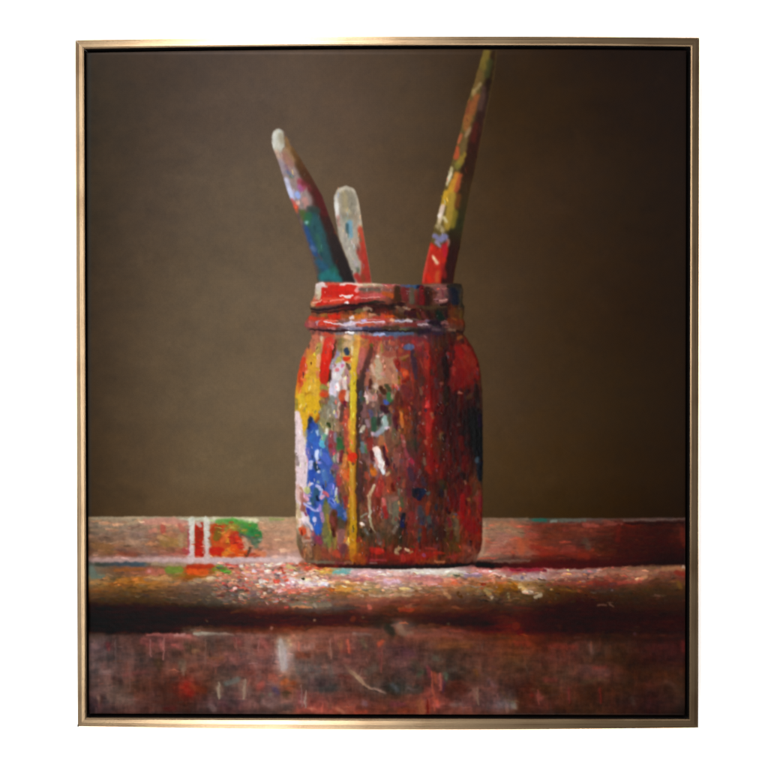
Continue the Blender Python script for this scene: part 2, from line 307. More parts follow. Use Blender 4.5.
# shelf: impasto crumbs catching light
dabs(380, (215, 300, 563, 600), (1.5, 5), (.6, 1.4), True, .2, 31, TMASK, RED + PALE, .6, (.5, 1), .8, .05)
dabs(300, (286, 480, 570, 592), (3, 9), (.6, 1.5), True, .14, 32, TMASK, PALE + ['#c87868', '#b88850'], .5, (.4, .9), .6, .03)
dabs(220, (470, 688, 567, 592), (3, 9), (.6, 1.4), True, .18, 33, TMASK, ['#c89080', '#a06048', '#8c2c20', '#a88c80'], .4, (.4, .85), .6)
dabs(260, (90, 290, 578, 604), (3, 9), (.6, 1.4), True, .15, 34, TMASK, ['#7c5c44', '#94806c', '#5c3820'], .4, (.35, .8), .4)
dabs(300, (290, 560, 588, 610), (3, 10), (.7, 1.5), True, .15, 35, TMASK, ['#a07858', '#805030', '#6c3c28'], .4, (.35, .8), .4)
for x, y, w_, c in ((241, 566, 2.2, '#e8dcd0'), (252, 564, 1.6, '#e0d4c0'), (254, 571, 2, '#d8c4d4'), (249, 575, 2, '#d49c98'), (262, 581, 3, '#dccac0'), (265, 581.5, 1.6, '#f0e4d8'), (258, 593, 1.5, '#e8c8b0'), (265, 593.5, 1.4, '#ecc8ac'),
                    (235, 589, 1.4, '#e8b8a8'), (243, 586, 1.2, '#8c2c20'), (238, 587, 1.3, '#902c24'), (244, 594, 2.4, '#94846c'), (270, 586, 2.4, '#d8c0b4'), (281, 568, 1.8, '#a8442c'), (284, 572, 2, '#b84c34'),
                    (277, 574, 2, '#80706c'), (273, 570, 1.6, '#807060'), (292, 579, 2.4, '#e0ccd0'), (277, 581, 3, '#d05038'), (286, 580.5, 1.8, '#cc5438'), (288, 590, 2.6, '#c87058'), (286, 607, 1.8, '#b84840'), (268, 604, 1.6, '#8c6a58'),
                    (262, 571, 2, '#c8705c'), (256, 578, 1.6, '#d88478'), (246, 579, 1.6, '#e0b8a4'), (231, 582, 1.8, '#d8a890'), (226, 585, 1.2, '#8c4030'), (282, 586, 2, '#c8867c'), (274, 592, 1.6, '#c46850'), (277, 600, 2.2, '#a85048')):
    blob(x, y, w_ * 1.25, c, w_ * .7, .7, .95, .9)
for P, c in (([(288, 566, 2), (296, 569, 2)], '#c8b070'), ([(287, 559, 2.4), (299, 560, 2)], '#dcb8b0'), ([(306, 568.5, 1.6), (320, 568, 1.4)], '#c85038'), ([(318, 572, 2), (329, 572, 2.2)], '#dca850'),
             ([(334, 572, 1.6), (342, 572.5, 2), (350, 571.6, 2)], '#68a8a4'), ([(306, 574, 1.6), (318, 573, 1.6)], '#c8a088'), ([(300, 582, 2.4), (312, 585, 2.2), (326, 584, 2.4)], '#dcc2c8'), ([(324, 584, 2.6)], '#d8cce0'),
             ([(292, 579, 1.4), (304, 581, 1.4)], '#e4c8c8'), ([(319, 576.6, 1.6)], '#8c5840'), ([(332, 586, 2)], '#dcb890'), ([(338, 588, 2.6), (350, 589, 2.2)], '#c8883c'), ([(331, 590, 2.2), (334, 589, 1.4)], '#a8501c'), ([(292, 590, 1.4), (310, 589, 1.6)], '#cc6c5c'),
             ([(352, 573, 2), (384, 573, 2.2)], '#d8acb0'), ([(356, 580, 2), (372, 579, 1.6)], '#b86c68'), ([(384, 573.5, 2.4), (402, 574, 2)], '#e4bcb4'), ([(386, 581, 2.4), (398, 581.5, 2)], '#d8b0c0'), ([(366, 583, 1.6)], '#dcc8b0'),
             ([(390, 571, 1), (412, 570.5, 1), (450, 571, 1.6), (465, 572, 1.4)], '#d8ccc0'), ([(412, 573, 1.4), (446, 572.5, 1.8)], '#dcd0c4'), ([(448, 575, 1.6), (464, 574, 2)], '#a8a890'), ([(455, 576, 1.2), (460, 577, 1)], '#5c5040'),
             ([(466, 575, 2), (480, 575, 1.8)], '#94788c'), ([(453, 582.5, 2), (456, 582, 2.4)], '#d05c38'), ([(424, 583, 1.6), (436, 584, 2)], '#d48478'), ([(410, 578, 2), (440, 580, 2.4)], '#b8706c'), ([(480, 585, 1.4), (484, 584, 1.6)], '#6c2414'),
             ([(362, 596, 1.6)], '#c09c80'), ([(369, 606, 2), (370, 608, 2)], '#b85c4c'), ([(370, 595, 1.2), (384, 596, 1.2)], '#b89478'), ([(386, 595, 2), (410, 594.5, 1.6)], '#a88462'), ([(400, 609, 2), (412, 610, 2)], '#8c3c20'),
             ([(290, 604, 2), (330, 605, 2.4)], '#7c6c58'), ([(314, 604, 1.6), (316, 607, 1)], '#a08c78'), ([(336, 608, 1), (355, 608.5, 1)], '#483c38'), ([(458, 594, 2), (462, 597, 1.2)], '#4c2a0c'), ([(445, 593, 2), (450, 597, 2)], '#a4744c')):
    stroke(P, c, .9, .85, .7)
for P, c in (([(480, 571, 1.6), (494, 572, 1.8)], '#e08c88'), ([(498, 573, 1.4), (504, 575, 2)], '#c8a498'), ([(511, 569.5, 1.2), (546, 570.5, 1.1)], '#90182c'), ([(514, 577, 3), (528, 579, 2)], '#a89088'), ([(528, 576, 2.4), (544, 577, 2.4)], '#ac8c88'), ([(522, 578, 1.4)], '#5c5068'),
             ([(520, 585, 2.4), (526, 591, 2.2)], '#c0985c'), ([(525, 592, 2), (532, 593, 1.8)], '#d8bca0'), ([(535, 597, 1.6), (541, 595, 1.8)], '#b09c80'), ([(493, 582, 1.8), (494, 578, 1.4)], '#cc8466'), ([(486, 590, 2.4), (490, 595, 2)], '#9c8050'), ([(492, 597, 1.4)], '#c4a888'), ([(501, 588, 3.4), (498, 592, 2.6)], '#7c4810'), ([(515, 587, 3), (510, 584, 2)], '#84500f'),
             ([(484, 585, 1.4)], '#9c2c18'), ([(508, 594, 1.4), (509, 598, 1)], '#8c7850'), ([(548, 571, 1.2), (584, 570, 1.4)], '#a08074'), ([(550, 577, 2), (580, 575, 1.8)], '#a07060'), ([(548, 584, 1.6), (585, 582, 1.6)], '#80382c'), ([(583, 571.5, 1.4), (598, 571, 1.6)], '#806c70'),
             ([(590, 576, 1.6), (605, 574, 1.4)], '#946450'), ([(606, 577, 2.4), (612, 580, 2)], '#8c3a2a'), ([(618, 583, 1.6), (640, 581, 1.8)], '#903024'), ([(628, 574, 2), (646, 573, 2.4)], '#8c5840'), ([(636, 580, 1.4), (646, 577, 1.6)], '#a06c44'), ([(650, 573, 1.6), (680, 567, 1.2)], '#7c5030'),
             ([(676, 572, 2.2), (683, 574, 2.4)], '#74180c'), ([(683, 566.5, 1.2), (685, 568, 1)], '#a08470'), ([(678, 582, 1.6), (681, 588, 2)], '#5c380c'), ([(612, 590, 1.4)], '#5c4848'), ([(598, 606, 1.2), (606, 605, 1)], '#583830'), ([(610, 604, 1.4), (613, 606, 1)], '#5c3c30'), ([(655, 595, 1.2), (660, 596, 1.2)], '#5c382c'), ([(562, 590, 1.4), (580, 591, 1)], '#5c3c18')):
    stroke(P, c, 1., .8, .6)
stroke([(481, 519, 1), (500, 519.5, 1.2), (528, 519, 1)], '#7c6450', 1, .6)
stroke([(533, 520.6, 1.5), (545, 519.8, 1.7)], '#23594a', 1, .9); stroke([(552, 522, 1.5), (556, 521, 1.3)], '#6c7468', .9, .9); stroke([(560, 521, 1.4), (585, 520.6, 1.4)], '#4c5448', 1.2, .7)
stroke([(584, 525, 2), (598, 526, 1.6)], '#8c3c30', 1, .7); stroke([(605, 525, 1), (622, 524, 1.2)], '#74342a', 1, .6); stroke([(624, 520.5, .8), (686, 519, .8)], '#54433c', .9, .7)
stroke([(626, 523.5, 1.), (688, 522.6, 1.)], '#180504', .9, .8)
for P, c in (([(512, 522, 2.4), (516, 528, 3)], '#a05c44'), ([(505, 538, 5), (495, 546, 4)], '#a06858'), ([(520, 540, 3), (522, 552, 3)], '#a44c30'), ([(500, 527, 4), (520, 533, 4)], '#8c6c50'), ([(533, 547, 3), (545, 552, 3)], '#80281c'), ([(565, 550, 3), (573, 549, 3)], '#782c22'),
             ([(492, 551, 3), (510, 548, 2)], '#a85c4c'), ([(514, 555, 1.4), (512, 559, 1)], '#4c2018'), ([(586, 540, 3), (588, 548, 3)], '#4a3428'), ([(580, 555, 3), (588, 557, 2)], '#6c1c0e'), ([(619, 526, 1.6), (618, 540, 2)], '#54100a'), ([(682, 530, 3), (684, 545, 2)], '#4c1208'), ([(484.5, 522, 1), (484, 540, 1), (481, 556, 1.2)], '#b08c70')):
    stroke(P, c, 1.8, .7)
# dark line of shadow under the back board, right of the jar
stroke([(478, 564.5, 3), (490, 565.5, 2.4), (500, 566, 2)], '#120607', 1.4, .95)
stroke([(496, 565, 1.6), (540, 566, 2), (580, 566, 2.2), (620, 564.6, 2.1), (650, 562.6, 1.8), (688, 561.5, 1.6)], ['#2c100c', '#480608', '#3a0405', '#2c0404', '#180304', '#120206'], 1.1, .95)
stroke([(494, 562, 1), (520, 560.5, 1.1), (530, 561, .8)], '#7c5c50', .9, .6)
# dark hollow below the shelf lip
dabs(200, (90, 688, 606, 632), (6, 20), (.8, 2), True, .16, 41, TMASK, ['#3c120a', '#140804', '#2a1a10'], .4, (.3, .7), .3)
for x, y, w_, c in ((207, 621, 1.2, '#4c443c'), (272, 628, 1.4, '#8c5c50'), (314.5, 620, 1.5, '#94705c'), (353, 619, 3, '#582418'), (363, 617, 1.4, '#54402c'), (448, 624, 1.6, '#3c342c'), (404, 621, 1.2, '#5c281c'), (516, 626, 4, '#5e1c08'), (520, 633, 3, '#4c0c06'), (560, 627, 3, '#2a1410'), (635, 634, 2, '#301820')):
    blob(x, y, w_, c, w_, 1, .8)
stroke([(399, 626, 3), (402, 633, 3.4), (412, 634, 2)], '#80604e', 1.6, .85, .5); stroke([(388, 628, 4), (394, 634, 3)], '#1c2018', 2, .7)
# front board: vertical and horizontal scumbles
dabs(520, (90, 688, 634, 714), (3, 12), (.8, 2.4), True, .11, 42, TMASK, ['#8c5048', '#6c4c40', '#4c2c24', '#783428'], 0.35, (.15, .45), .3, 0, 1.8)
dabs(380, (90, 688, 634, 712), (4, 14), (.8, 2.2), False, .11, 43, TMASK, ['#8c5850', '#6c4c40', '#4c2c24', '#843c30', '#4c4440'], .35, (.15, .45), .35, 0, 1.8)
stroke([(148, 635.5, 1.4), (156, 634.5, 1.4), (190, 636.5, 1.6)], '#9c5a54', 1, .8, .6); stroke([(175, 636, 1.6), (184, 635, 1.4)], '#b07c74', .9, .8, .6)
stroke([(195, 633.4, 1.5), (215, 634, 1.5), (233, 634.5, 1.2)], ['#a8a08c', '#8c7a6c', '#8c6a5c'], .9, .9, .7); stroke([(238, 634, 1.2), (268, 636, 1.2)], '#84584c', 1, .7)
for P, c in (([(160, 640, 2), (163, 650, 2)], '#9c5450'), ([(143, 641, 3), (152, 644, 3)], '#8c4440'), ([(172, 645, 2), (185, 647, 2.4)], '#984c48'), ([(186, 645, 3), (191, 648, 2.6)], '#4c3a28'), ([(158, 662, 4), (160, 667, 3)], '#402c1c'), ([(108, 644, 2.4), (109, 650, 1.6)], '#5c2024'), ([(100, 672, 3), (112, 672, 2)], '#6c5450'), ([(115, 678, 2.6), (122, 681, 2)], '#3c2420'),
             ([(125, 675, 2), (146, 672, 2)], '#6c3834'), ([(98, 697, 1.6), (100, 702, 1.4)], '#8c6858'), ([(102, 697, 1), (101, 703, 1)], '#442018'), ([(112, 697, 5), (130, 700, 5)], '#654c42'), ([(188, 685, 4), (190, 693, 4)], '#7c1a12'), ([(178, 690, 3)], '#5a241c'), ([(165, 708, 2), (175, 708, 2)], '#601c1c'), ([(152, 695, 3), (157, 690, 2)], '#402420'), ([(192, 687, 3), (204, 690, 3)], '#6e2c18'), ([(182, 663, 4), (184, 672, 3)], '#5c4c3c'),
             ([(218.5, 686, 1.6), (219, 696, 1.8)], '#8c7460'), ([(244.5, 682, 1.6), (244, 696, 1.8)], '#8c6e5c'), ([(226, 684, 2.6), (238, 680, 2.4)], '#54605a'), ([(229, 690, 4), (232, 704, 5)], '#40302e'), ([(259, 687, 3), (262, 684, 3)], '#8c3c34'), ([(272, 677, 4), (276, 680, 3)], '#8c4434'), ([(284, 682, 3.4), (286, 680, 3)], '#a04a20'), ([(275, 690, 2.6), (278, 693, 2.4)], '#38304c'), ([(270, 694, 1.6)], '#5c6450'), ([(262, 696, 3)], '#403830'), ([(286, 694, 4)], '#3c3020'),
             ([(210, 706, 2), (214, 709, 3)], '#6c5450'), ([(280, 705, 1.2), (292, 706, 1)], '#3c3430'), ([(272, 706, 3), (262, 702, 3)], '#705450'), ([(248, 644, 4), (252, 660, 4)], '#7e544a'), ([(262, 640, 3), (266, 646, 3)], '#8c4a44'), ([(268, 641, 1.6)], '#5c2c28'), ([(218, 640, 2), (220, 652, 2)], '#5c3428'), ([(236, 640, 3), (240, 643, 3)], '#843c38'), ([(210, 658, 2), (222, 658, 2)], '#804c30'), ([(194, 651, 2.2), (198, 651, 1.6)], '#a0704c')):
    stroke(P, c, 1.6, .75, .4)
stroke([(281, 642, 4), (282, 655, 4.6), (284, 668, 4)], ['#a08c7c', '#a8989a', '#a08c88'], 2, .85, .6); stroke([(289, 640, 1.6), (291, 645, 1.6)], '#b89870', 1, .8)
for P, c in (([(303, 648, 3), (312, 646, 3.4)], '#94685c'), ([(308, 655, 3), (298, 656, 3)], '#703422'), ([(330, 648, 2), (331, 655, 2)], '#9c6450'), ([(341, 641, 1.6), (341, 647, 1.6)], '#a05c3c'), ([(347.5, 640, 2), (348, 648, 2), (349, 653, 1.6)], '#ac4c38'), ([(342, 651, 1.6), (352, 651, 1.4)], '#8c3c30'), ([(354, 634, 1.4), (370, 635, 1.4)], '#80645c'), ([(362, 640, 2), (366, 648, 2)], '#6c5840'),
             ([(379, 645, 2), (383, 641, 2), (381, 644, 1.6)], '#c0482c'), ([(380, 650, 2), (381, 668, 1.6)], '#6c3430'), ([(302, 668, 3), (318, 670, 4)], '#5c504c'), ([(297, 667, 2), (299, 673, 2)], '#54504a'), ([(330, 668, 3), (332, 676, 2)], '#6a5850'), ([(340, 676, 2), (350, 678, 2)], '#54241e'), ([(312, 682, 4), (325, 683, 4)], '#4a3434'), ([(322, 690, 3), (335, 688, 3)], '#443c38'), ([(300, 692, 3), (302, 703, 3)], '#804444'), ([(305, 698, 1.4), (306, 706, 1.2)], '#8c7468'),
             ([(298, 711, 2.6), (310, 709, 3), (330, 711, 2.4)], '#a0483c'), ([(312, 709, 1.4)], '#b87868'), ([(338, 708, 2), (343, 713, 2)], '#a8644c'), ([(356, 713, 2), (366, 712, 2)], '#a03c28'), ([(363, 703, 2), (366, 704, 2)], '#6c5058'), ([(330, 705, 3)], '#885040'), ([(293, 683, 3)], '#8c3c1c'), ([(376, 688, 5), (384, 684, 4)], '#362a26'), ([(368, 672, 4), (376, 668, 3)], '#54443a'), ([(392, 688, 5), (418, 690, 5)], '#2e2c26'), ([(392, 685, 2), (398, 690, 2)], '#4c4c50'), ([(409, 688, 1.4), (412, 690, 1.2)], '#5c5454'),
             ([(419, 675, 2), (422, 672, 2)], '#404a34'), ([(428, 668, 2), (430, 676, 2.4)], '#80343a'), ([(434, 674, 2), (436, 682, 2)], '#a0442c'), ([(440, 676, 2.4), (441, 686, 2.4)], '#90443c'), ([(446, 674, 1.6), (446, 680, 1.4)], '#4c6450'), ([(444, 682, 1.2), (443, 692, 1.2)], '#482840'), ([(434, 699, 2.4), (438, 703, 2.4)], '#a4402c'), ([(435, 704, 1.6), (438, 706, 1.6)], '#b8504c'), ([(428, 706, 1.4), (428, 714, 1.4)], '#5c1408'), ([(420, 702, 4), (422, 711, 4)], '#84482c'), ([(392, 704, 3), (404, 704, 2)], '#703038'), ([(400, 711, 3), (414, 711, 2.4)], '#803420'),
             ([(452, 705, 1.6), (462, 704, 1.6)], '#80645c'), ([(475, 690, 3), (478, 702, 2)], '#745044'), ([(456, 684, 5), (462, 690, 5)], '#482018'), ([(476, 671, 2), (477, 674, 2)], '#5c3414'), ([(404, 652, 3), (412, 654, 3)], '#4e2c34'), ([(434, 658, 2.4), (438, 660, 2)], '#4c4a3c'), ([(392, 662, 4), (404, 664, 3)], '#6c443e'), ([(414, 663, 4), (420, 668, 3)], '#3c3026'), ([(450, 670, 2), (456, 671, 1.6)], '#5c4a40'), ([(408, 636, 2), (440, 635, 2), (462, 637, 1.6)], '#7c4438'),
             ([(440, 645, 3), (470, 645, 3)], '#6c3c20'), ([(488, 680, 2), (495, 686, 2)], '#785050'), ([(500, 704, 4), (513, 706, 3)], '#6c5858'), ([(513, 704, 2), (516, 708, 1.6)], '#7c7464'), ([(538, 695, 2.6), (541, 698, 2.4)], '#7c3a34'), ([(532, 695, 2)], '#5c100e'), ([(568.5, 690, 1.6), (569, 700, 1.6)], '#5c2420'), ([(599.5, 690, 1.8), (600, 701, 1.8)], '#541812'), ([(585, 670, 5), (606, 672, 4)], '#56302a'), ([(594, 668, 1.8), (606, 667, 1.4)], '#64201a'), ([(582, 683, 2), (596, 680, 1.6), (608, 680, 1)], '#4c3420'),
             ([(516, 643, 3), (528, 643, 3)], '#74281a'), ([(513, 644, 1.2), (512, 655, 1.2)], '#4c281a'), ([(525, 650, 3), (531, 652, 3)], '#6c3220'), ([(545, 646, 2), (575, 647, 3)], '#5c2018'), ([(590, 645, 2), (592, 651, 2.4)], '#5c3c34'), ([(500, 690, 1.6), (507, 697, 1.4)], '#64402c'), ([(515, 680, 1), (517, 695, 1)], '#381c16'), ([(545, 680, 2), (556, 680, 2)], '#5c2420'), ([(683, 643, 1.6), (684, 650, 1.6)], '#4c1010'), ([(666, 682, 2), (676, 686, 1.6)], '#40241a'), ([(632, 698, 2), (634, 704, 2)], '#3c2820')):
    stroke(P, c, 1.6, .75, .4)
stroke([(344, 665, 1), (350, 671, 2), (358, 677, 2.2), (364, 683, 1.6), (369, 688, 1.2), (378, 689.5, 1.2), (385, 693, 1)], ['#70483c', '#7c5c48', '#a08064', '#98745c', '#9c7864', '#9c7c6c', '#84685c'], .8, .95, .9)

# ------------------------------------------------------------------ the picture: three brushes
B1 = [(271.3, 138), (272.5, 147), (276, 156), (280, 167), (286, 187), (290, 199), (298, 219), (306, 241), (313, 263), (319, 284), (357, 284), (346, 258), (337, 236), (329, 216), (322, 196), (312, 178), (303, 163), (294, 148), (287.5, 138), (285, 131), (279, 128), (273.5, 131)]
poly(B1, '#5c4a44', .9, 1, .45, .4)
b1m = sstep(poly_sd(B1, X, Y), .8)
def inb(mask, fn):
    """run strokes but keep them inside a mask"""
    a = IMG.copy(); h = HGT.copy(); fn()
    IMG[:] = a * (1 - mask[..., None]) + IMG * mask[..., None]; HGT[:] = h * (1 - mask) + HGT * mask
def brush_a():
    stroke([(282, 155, 8), (293, 182, 9), (303, 200, 10)], '#94807c', 2)
    stroke([(320, 222, 15), (330, 250, 15), (338, 284, 17)], '#2a4c52', 3)
    stroke([(291, 150, 4), (306, 172, 6), (318, 195, 7), (326, 215, 7), (336, 240, 9), (349, 270, 13), (356, 286, 13)], ['#6c4c28', '#4c2c18', '#48201c', '#3c1c18', '#2c201e', '#241a1a', '#201818'], 3, .95)
    stroke([(277.5, 134.5, 6), (278, 146, 6)], '#c4c0b0', 1.4); stroke([(274, 134, 2), (274, 145, 2)], '#d4d2c8', 1.2, .9); stroke([(281, 135, 2.6), (282, 142, 2.4)], '#a89c84', 1.6, .9)
    stroke([(286, 138, 1.6), (288, 147, 3)], '#8c6840', 1.6, .9); stroke([(286, 151, 4), (292, 160, 3)], '#a07c5c', 2, .8); stroke([(277, 152, 2.6), (280, 160, 2)], '#c8a890', 1.2, .8)
    stroke([(284, 155, 3), (290, 165, 4)], '#9c6c5c', 1.6, .8); stroke([(280, 160, 2), (284, 172, 2.6)], '#a09098', 1.2, .8); stroke([(288, 168, 3), (293, 178, 3.4)], '#a08478', 1.4, .8)
    stroke([(287, 172, 2), (293, 176, 1.2)], '#5c6484', .9, .8); stroke([(291, 177, 1.8)], '#4c6850', .9, .8); stroke([(285, 166, 1.4), (288, 170, 1.2)], '#7c5c70', .9, .7)
    stroke([(286, 180, 2.6), (289, 190, 3), (293, 199, 2.4)], ['#b8b4c8', '#c4c8e4', '#b8c4ec'], 1, .95, .7); stroke([(300, 181, 3), (303, 187, 4)], '#94404c', 1.6, .9); stroke([(299, 187, 2.4), (301, 190, 2.4)], '#a85c94', 1.2, .8)
    stroke([(304, 183, 3), (309, 189, 3)], '#6c2c30', 1.6, .8); stroke([(297, 194, 2.6), (299, 197, 2.4)], '#94a8e0', 1, .95, .6); stroke([(292, 200, 1.6), (296, 208, 2.2), (297, 212, 1.6)], ['#b86060', '#d04c30', '#a85a38'], 1, .95, .5)
    stroke([(305, 200, 3), (306, 205, 3)], '#bc8880', 1.2, .95, .5); stroke([(298, 203, 2)], '#d8a090', .9, .8)
    stroke([(316, 192, 3), (321, 202, 4), (325, 212, 4)], '#541c1c', 1.8, .8); stroke([(309, 208, 3), (318, 211, 3)], '#34423c', 1.6, .8)
    stroke([(302, 213, 3), (304, 218, 3)], '#506030', 1.4, .85); stroke([(308, 216, 4), (308, 224, 3)], '#2c6040', 1.8, .85); stroke([(307.5, 223, 1.8)], '#84b4b0', .9, .95, .6)
    stroke([(306, 228, 2.6), (310, 240, 2.6), (316, 254, 2.6)], '#284878', 1.4, .9); stroke([(316, 222, 5), (321, 236, 5)], '#2c5458', 2.4, .7); stroke([(313, 248, 2), (315, 250, 2)], '#54688c', 1, .8)
    stroke([(318, 262, 3), (325, 268, 4)], '#28506c', 2, .8); stroke([(322, 277, 4), (331, 274, 5), (338, 280, 4)], '#247070', 2, .8); stroke([(332, 268, 3), (336, 272, 3)], '#24584c', 1.6, .8); stroke([(317, 236, 2), (321, 250, 2.4)], '#34604c', 1.8, .6)
    stroke([(334, 222, 2.4), (337, 232, 2)], '#7c2c1c', 1.4, .7); stroke([(318, 254, 1), (322, 260, 1)], '#5c3c4c', .9, .6)
inb(b1m, brush_a)
dabs(120, (270, 350, 130, 282), (3, 8), (.6, 1.3), False, .14, 51, b1m > .9, None, 0, (.3, .7), .4)
B2 = [(334.3, 196), (334.5, 208), (336, 220), (338.5, 236), (346, 256), (356, 284), (372, 284), (369, 266), (365.5, 246), (362.5, 228), (360, 210), (357.5, 196), (354, 188.5), (346.5, 185.5), (338, 188.5)]
poly(B2, '#a89e8e', .9, 1, .5, .4)
b2m = sstep(poly_sd(B2, X, Y), .8)
def brush_b():
    stroke([(347, 196, 7), (348, 214, 7)], '#918774', 2.4); stroke([(344, 193, 2.4), (345, 206, 3)], '#a0906c', 2, .7); stroke([(352, 200, 4), (352, 210, 3)], '#888070', 2, .7)
    stroke([(337, 192, 1.8), (346, 187.4, 1.6), (355, 191, 1.6)], '#c4b8a4', .9, .9, .6); stroke([(336.2, 196, 1.8), (336.6, 208, 2.2), (337.4, 216, 1.6)], ['#d0c8bc', '#ece8e4', '#d8ccc8'], .9, .95, .7)
    stroke([(357.5, 200, 1.6), (359.5, 213, 2), (361.5, 225, 1.6)], '#c4b29a', 1, .9, .5); stroke([(345, 210, 3), (350, 213, 2)], '#b0a080', 1.6, .7); stroke([(346, 219, 2.4)], '#94a090', 1.4, .7); stroke([(356, 214, 2), (355, 222, 2)], '#98846c', 1.4, .7)
    stroke([(338, 216, 1.4), (339, 226, 1.2)], '#c08478', .9, .7); stroke([(350, 223, 2.6), (351, 236, 2.4)], '#6c98ac', 1.1, .9, .4); stroke([(347.5, 225, 1.6), (347.6, 233, 1.6)], '#34545c', .9, .9); stroke([(341, 228, 2), (343, 236, 2)], '#b8ac9c', 1.2, .8)
    stroke([(346, 240, 4), (352, 256, 4), (356, 264, 3)], '#a49c90', 1.8, .85); stroke([(355, 240, 2), (357, 250, 2)], '#a89080', 1.4, .7)
    stroke([(361, 229, 3), (364, 245, 4), (366, 262, 4.4), (366, 284, 6)], ['#b84830', '#b03424', '#a02a20', '#962a20'], 1.4, .95, .5); stroke([(358, 250, 2), (362, 258, 3)], '#a8362c', 1.4, .85)
    stroke([(359, 234, 1), (361, 241, 1.2)], '#6c6040', .9, .7); stroke([(357, 268, 2), (358, 272, 1.6)], '#4c5440', 1, .8); stroke([(357, 276, 3), (360, 282, 3)], '#9c2420', 1.2, .9); stroke([(363, 276, 2), (364, 281, 2)], '#7c3c24', 1.2, .8); stroke([(355, 262, 1.6), (357, 267, 1.4)], '#b8a8b0', 1, .7); stroke([(362, 226, 1.2)], '#c8a868', .9, .8)
inb(b2m, brush_b)
dabs(70, (334, 372, 186, 282), (3, 7), (.6, 1.2), False, .1, 52, b2m > .9, None, 0, (.3, .7), .4)
B3 = [(483.5, 50), (475, 80), (468, 100), (459, 136), (449.5, 170), (445, 185), (437, 217), (430, 244), (423.3, 272), (421.8, 284), (453, 284), (455, 270), (460.5, 244), (465, 217), (471.5, 185), (475.5, 168), (482, 136), (489, 100), (494, 76), (497, 50)]
poly(B3, '#5c4a24', .9, 1, .45, .4)
b3m = sstep(poly_sd(B3, X, Y), .8)
def brush_c():
    stroke([(494, 50, 3), (489, 80, 4), (483, 105, 5), (476, 136, 6), (468, 170, 8), (463, 195, 8), (457, 225, 8), (452, 250, 9), (447, 284, 11)], ['#2a1a0e', '#201208', '#2e1c18', '#2e1410', '#2c180e', '#342412', '#282814', '#28100a', '#2a0e08'], 3, .95)
    stroke([(487, 52, 3.6), (484, 66, 4)], '#6c5a24', 1.6, .9); stroke([(490, 62, 3), (487, 76, 3)], '#3a3a1c', 2, .8); stroke([(480, 72, 2.4), (476, 86, 2.6)], '#6c5028', 1.4, .9); stroke([(481, 84, 1.4), (475, 90, 1.2)], '#988058', 1, .8); stroke([(474, 92, 2), (473, 95, 1.6)], '#a08454', 1, .8)
    stroke([(484, 88, 2.6), (480, 108, 3)], '#4c342c', 1.8, .8); stroke([(477, 96, 2.6), (471, 112, 4)], '#8c4c28', 1.8, .85); stroke([(470, 102, 1.4), (464, 120, 1.6)], '#7c3c24', 1.2, .8); stroke([(468, 118, 4), (466, 128, 3)], '#94582c', 1.8, .8); stroke([(470, 129, 2), (466, 136, 2)], '#9c7c5c', 1.2, .8)
    stroke([(476, 125, 3), (473, 140, 3)], '#4c1c14', 1.8, .8); stroke([(461, 134, 1.6), (458, 142, 2)], '#b85c3c', 1.1, .85); stroke([(465, 140, 3), (463, 150, 3)], '#6c5430', 1.6, .8); stroke([(457, 148, 2.4), (456, 157, 3)], '#b04c2c', 1.4, .9); stroke([(464, 155, 2.4), (460, 163, 2.6)], '#94782c', 1.4, .85); stroke([(458, 166, 3)], '#7c7430', 1.6, .8)
    stroke([(452, 168, 1.8), (449, 178, 2), (447, 184, 1.4)], ['#b8a878', '#e0d8b8', '#c8b890'], .9, .95, .7); stroke([(457, 174, 2.6), (452, 188, 3.6), (447, 202, 4)], ['#c87c2c', '#c08c28', '#b08a24'], 1.4, .95, .5); stroke([(460, 176, 2), (456, 190, 2.4)], '#a8502c', 1.4, .85); stroke([(446, 192, 1.8), (443, 204, 2)], '#c09428', 1, .85)
    stroke([(453, 196, 4), (450, 212, 4), (447, 226, 4)], '#a48430', 1.8, .9); stroke([(459, 196, 2.6), (457, 206, 2.6)], '#6c3c18', 1.8, .8); stroke([(455, 212, 2.6), (453, 226, 2.6)], '#806c20', 1.8, .8)
    stroke([(443, 206, 2), (441, 214, 2.4), (439, 222, 2)], ['#d8b8a0', '#e4d0c0', '#c8b088'], 1, .95, .7); stroke([(439, 216, 1.6)], '#f0e4dc', .8, .95, .7); stroke([(444, 218, 2), (446, 222, 1.4)], '#d0c094', .9, .85, .6); stroke([(438, 226, 2.6), (442, 231, 2.6)], '#ac9870', 1.2, .85)
    stroke([(434, 236, 2.4), (441, 239, 3.6), (445, 237, 3)], '#7c78a0', 1.3, .95, .4); stroke([(436, 242, 1.8), (440, 246, 1.4)], '#988cb0', 1, .85); stroke([(448, 240, 1.6), (447, 246, 1.6)], '#a87c74', 1, .8)
    poly([(429, 242), (434, 245), (440, 248), (447, 241), (448, 250), (446, 262), (443, 270), (440, 284), (420, 284), (422, 272)], '#b42418', 1.2, .95, .5); stroke([(429, 248, 2), (425, 268, 2), (423, 280, 2)], '#c84438', 1.2, .85); stroke([(444, 246, 2.6), (445, 256, 2)], '#a8182c', 1.2, .8)
    stroke([(434, 258, 1.5), (437, 263, 1.8)], ['#e8c898', '#e0b090'], .8, 1, .8); stroke([(434, 259, 1), (433, 256, 1)], '#f0d8b0', .7, .9, .7); stroke([(438, 272, 2), (437, 281, 2)], '#b04c24', 1.2, .85); stroke([(427, 276, 2.4), (431, 281, 2.4)], '#c82414', 1.2, .9); stroke([(443, 266, 2), (444, 276, 2.6)], '#801c1c', 1.4, .8)
inb(b3m, brush_c)
dabs(130, (420, 497, 52, 282), (3, 9), (.6, 1.3), False, .14, 53, b3m > .9, None, 0, (.3, .7), .4)

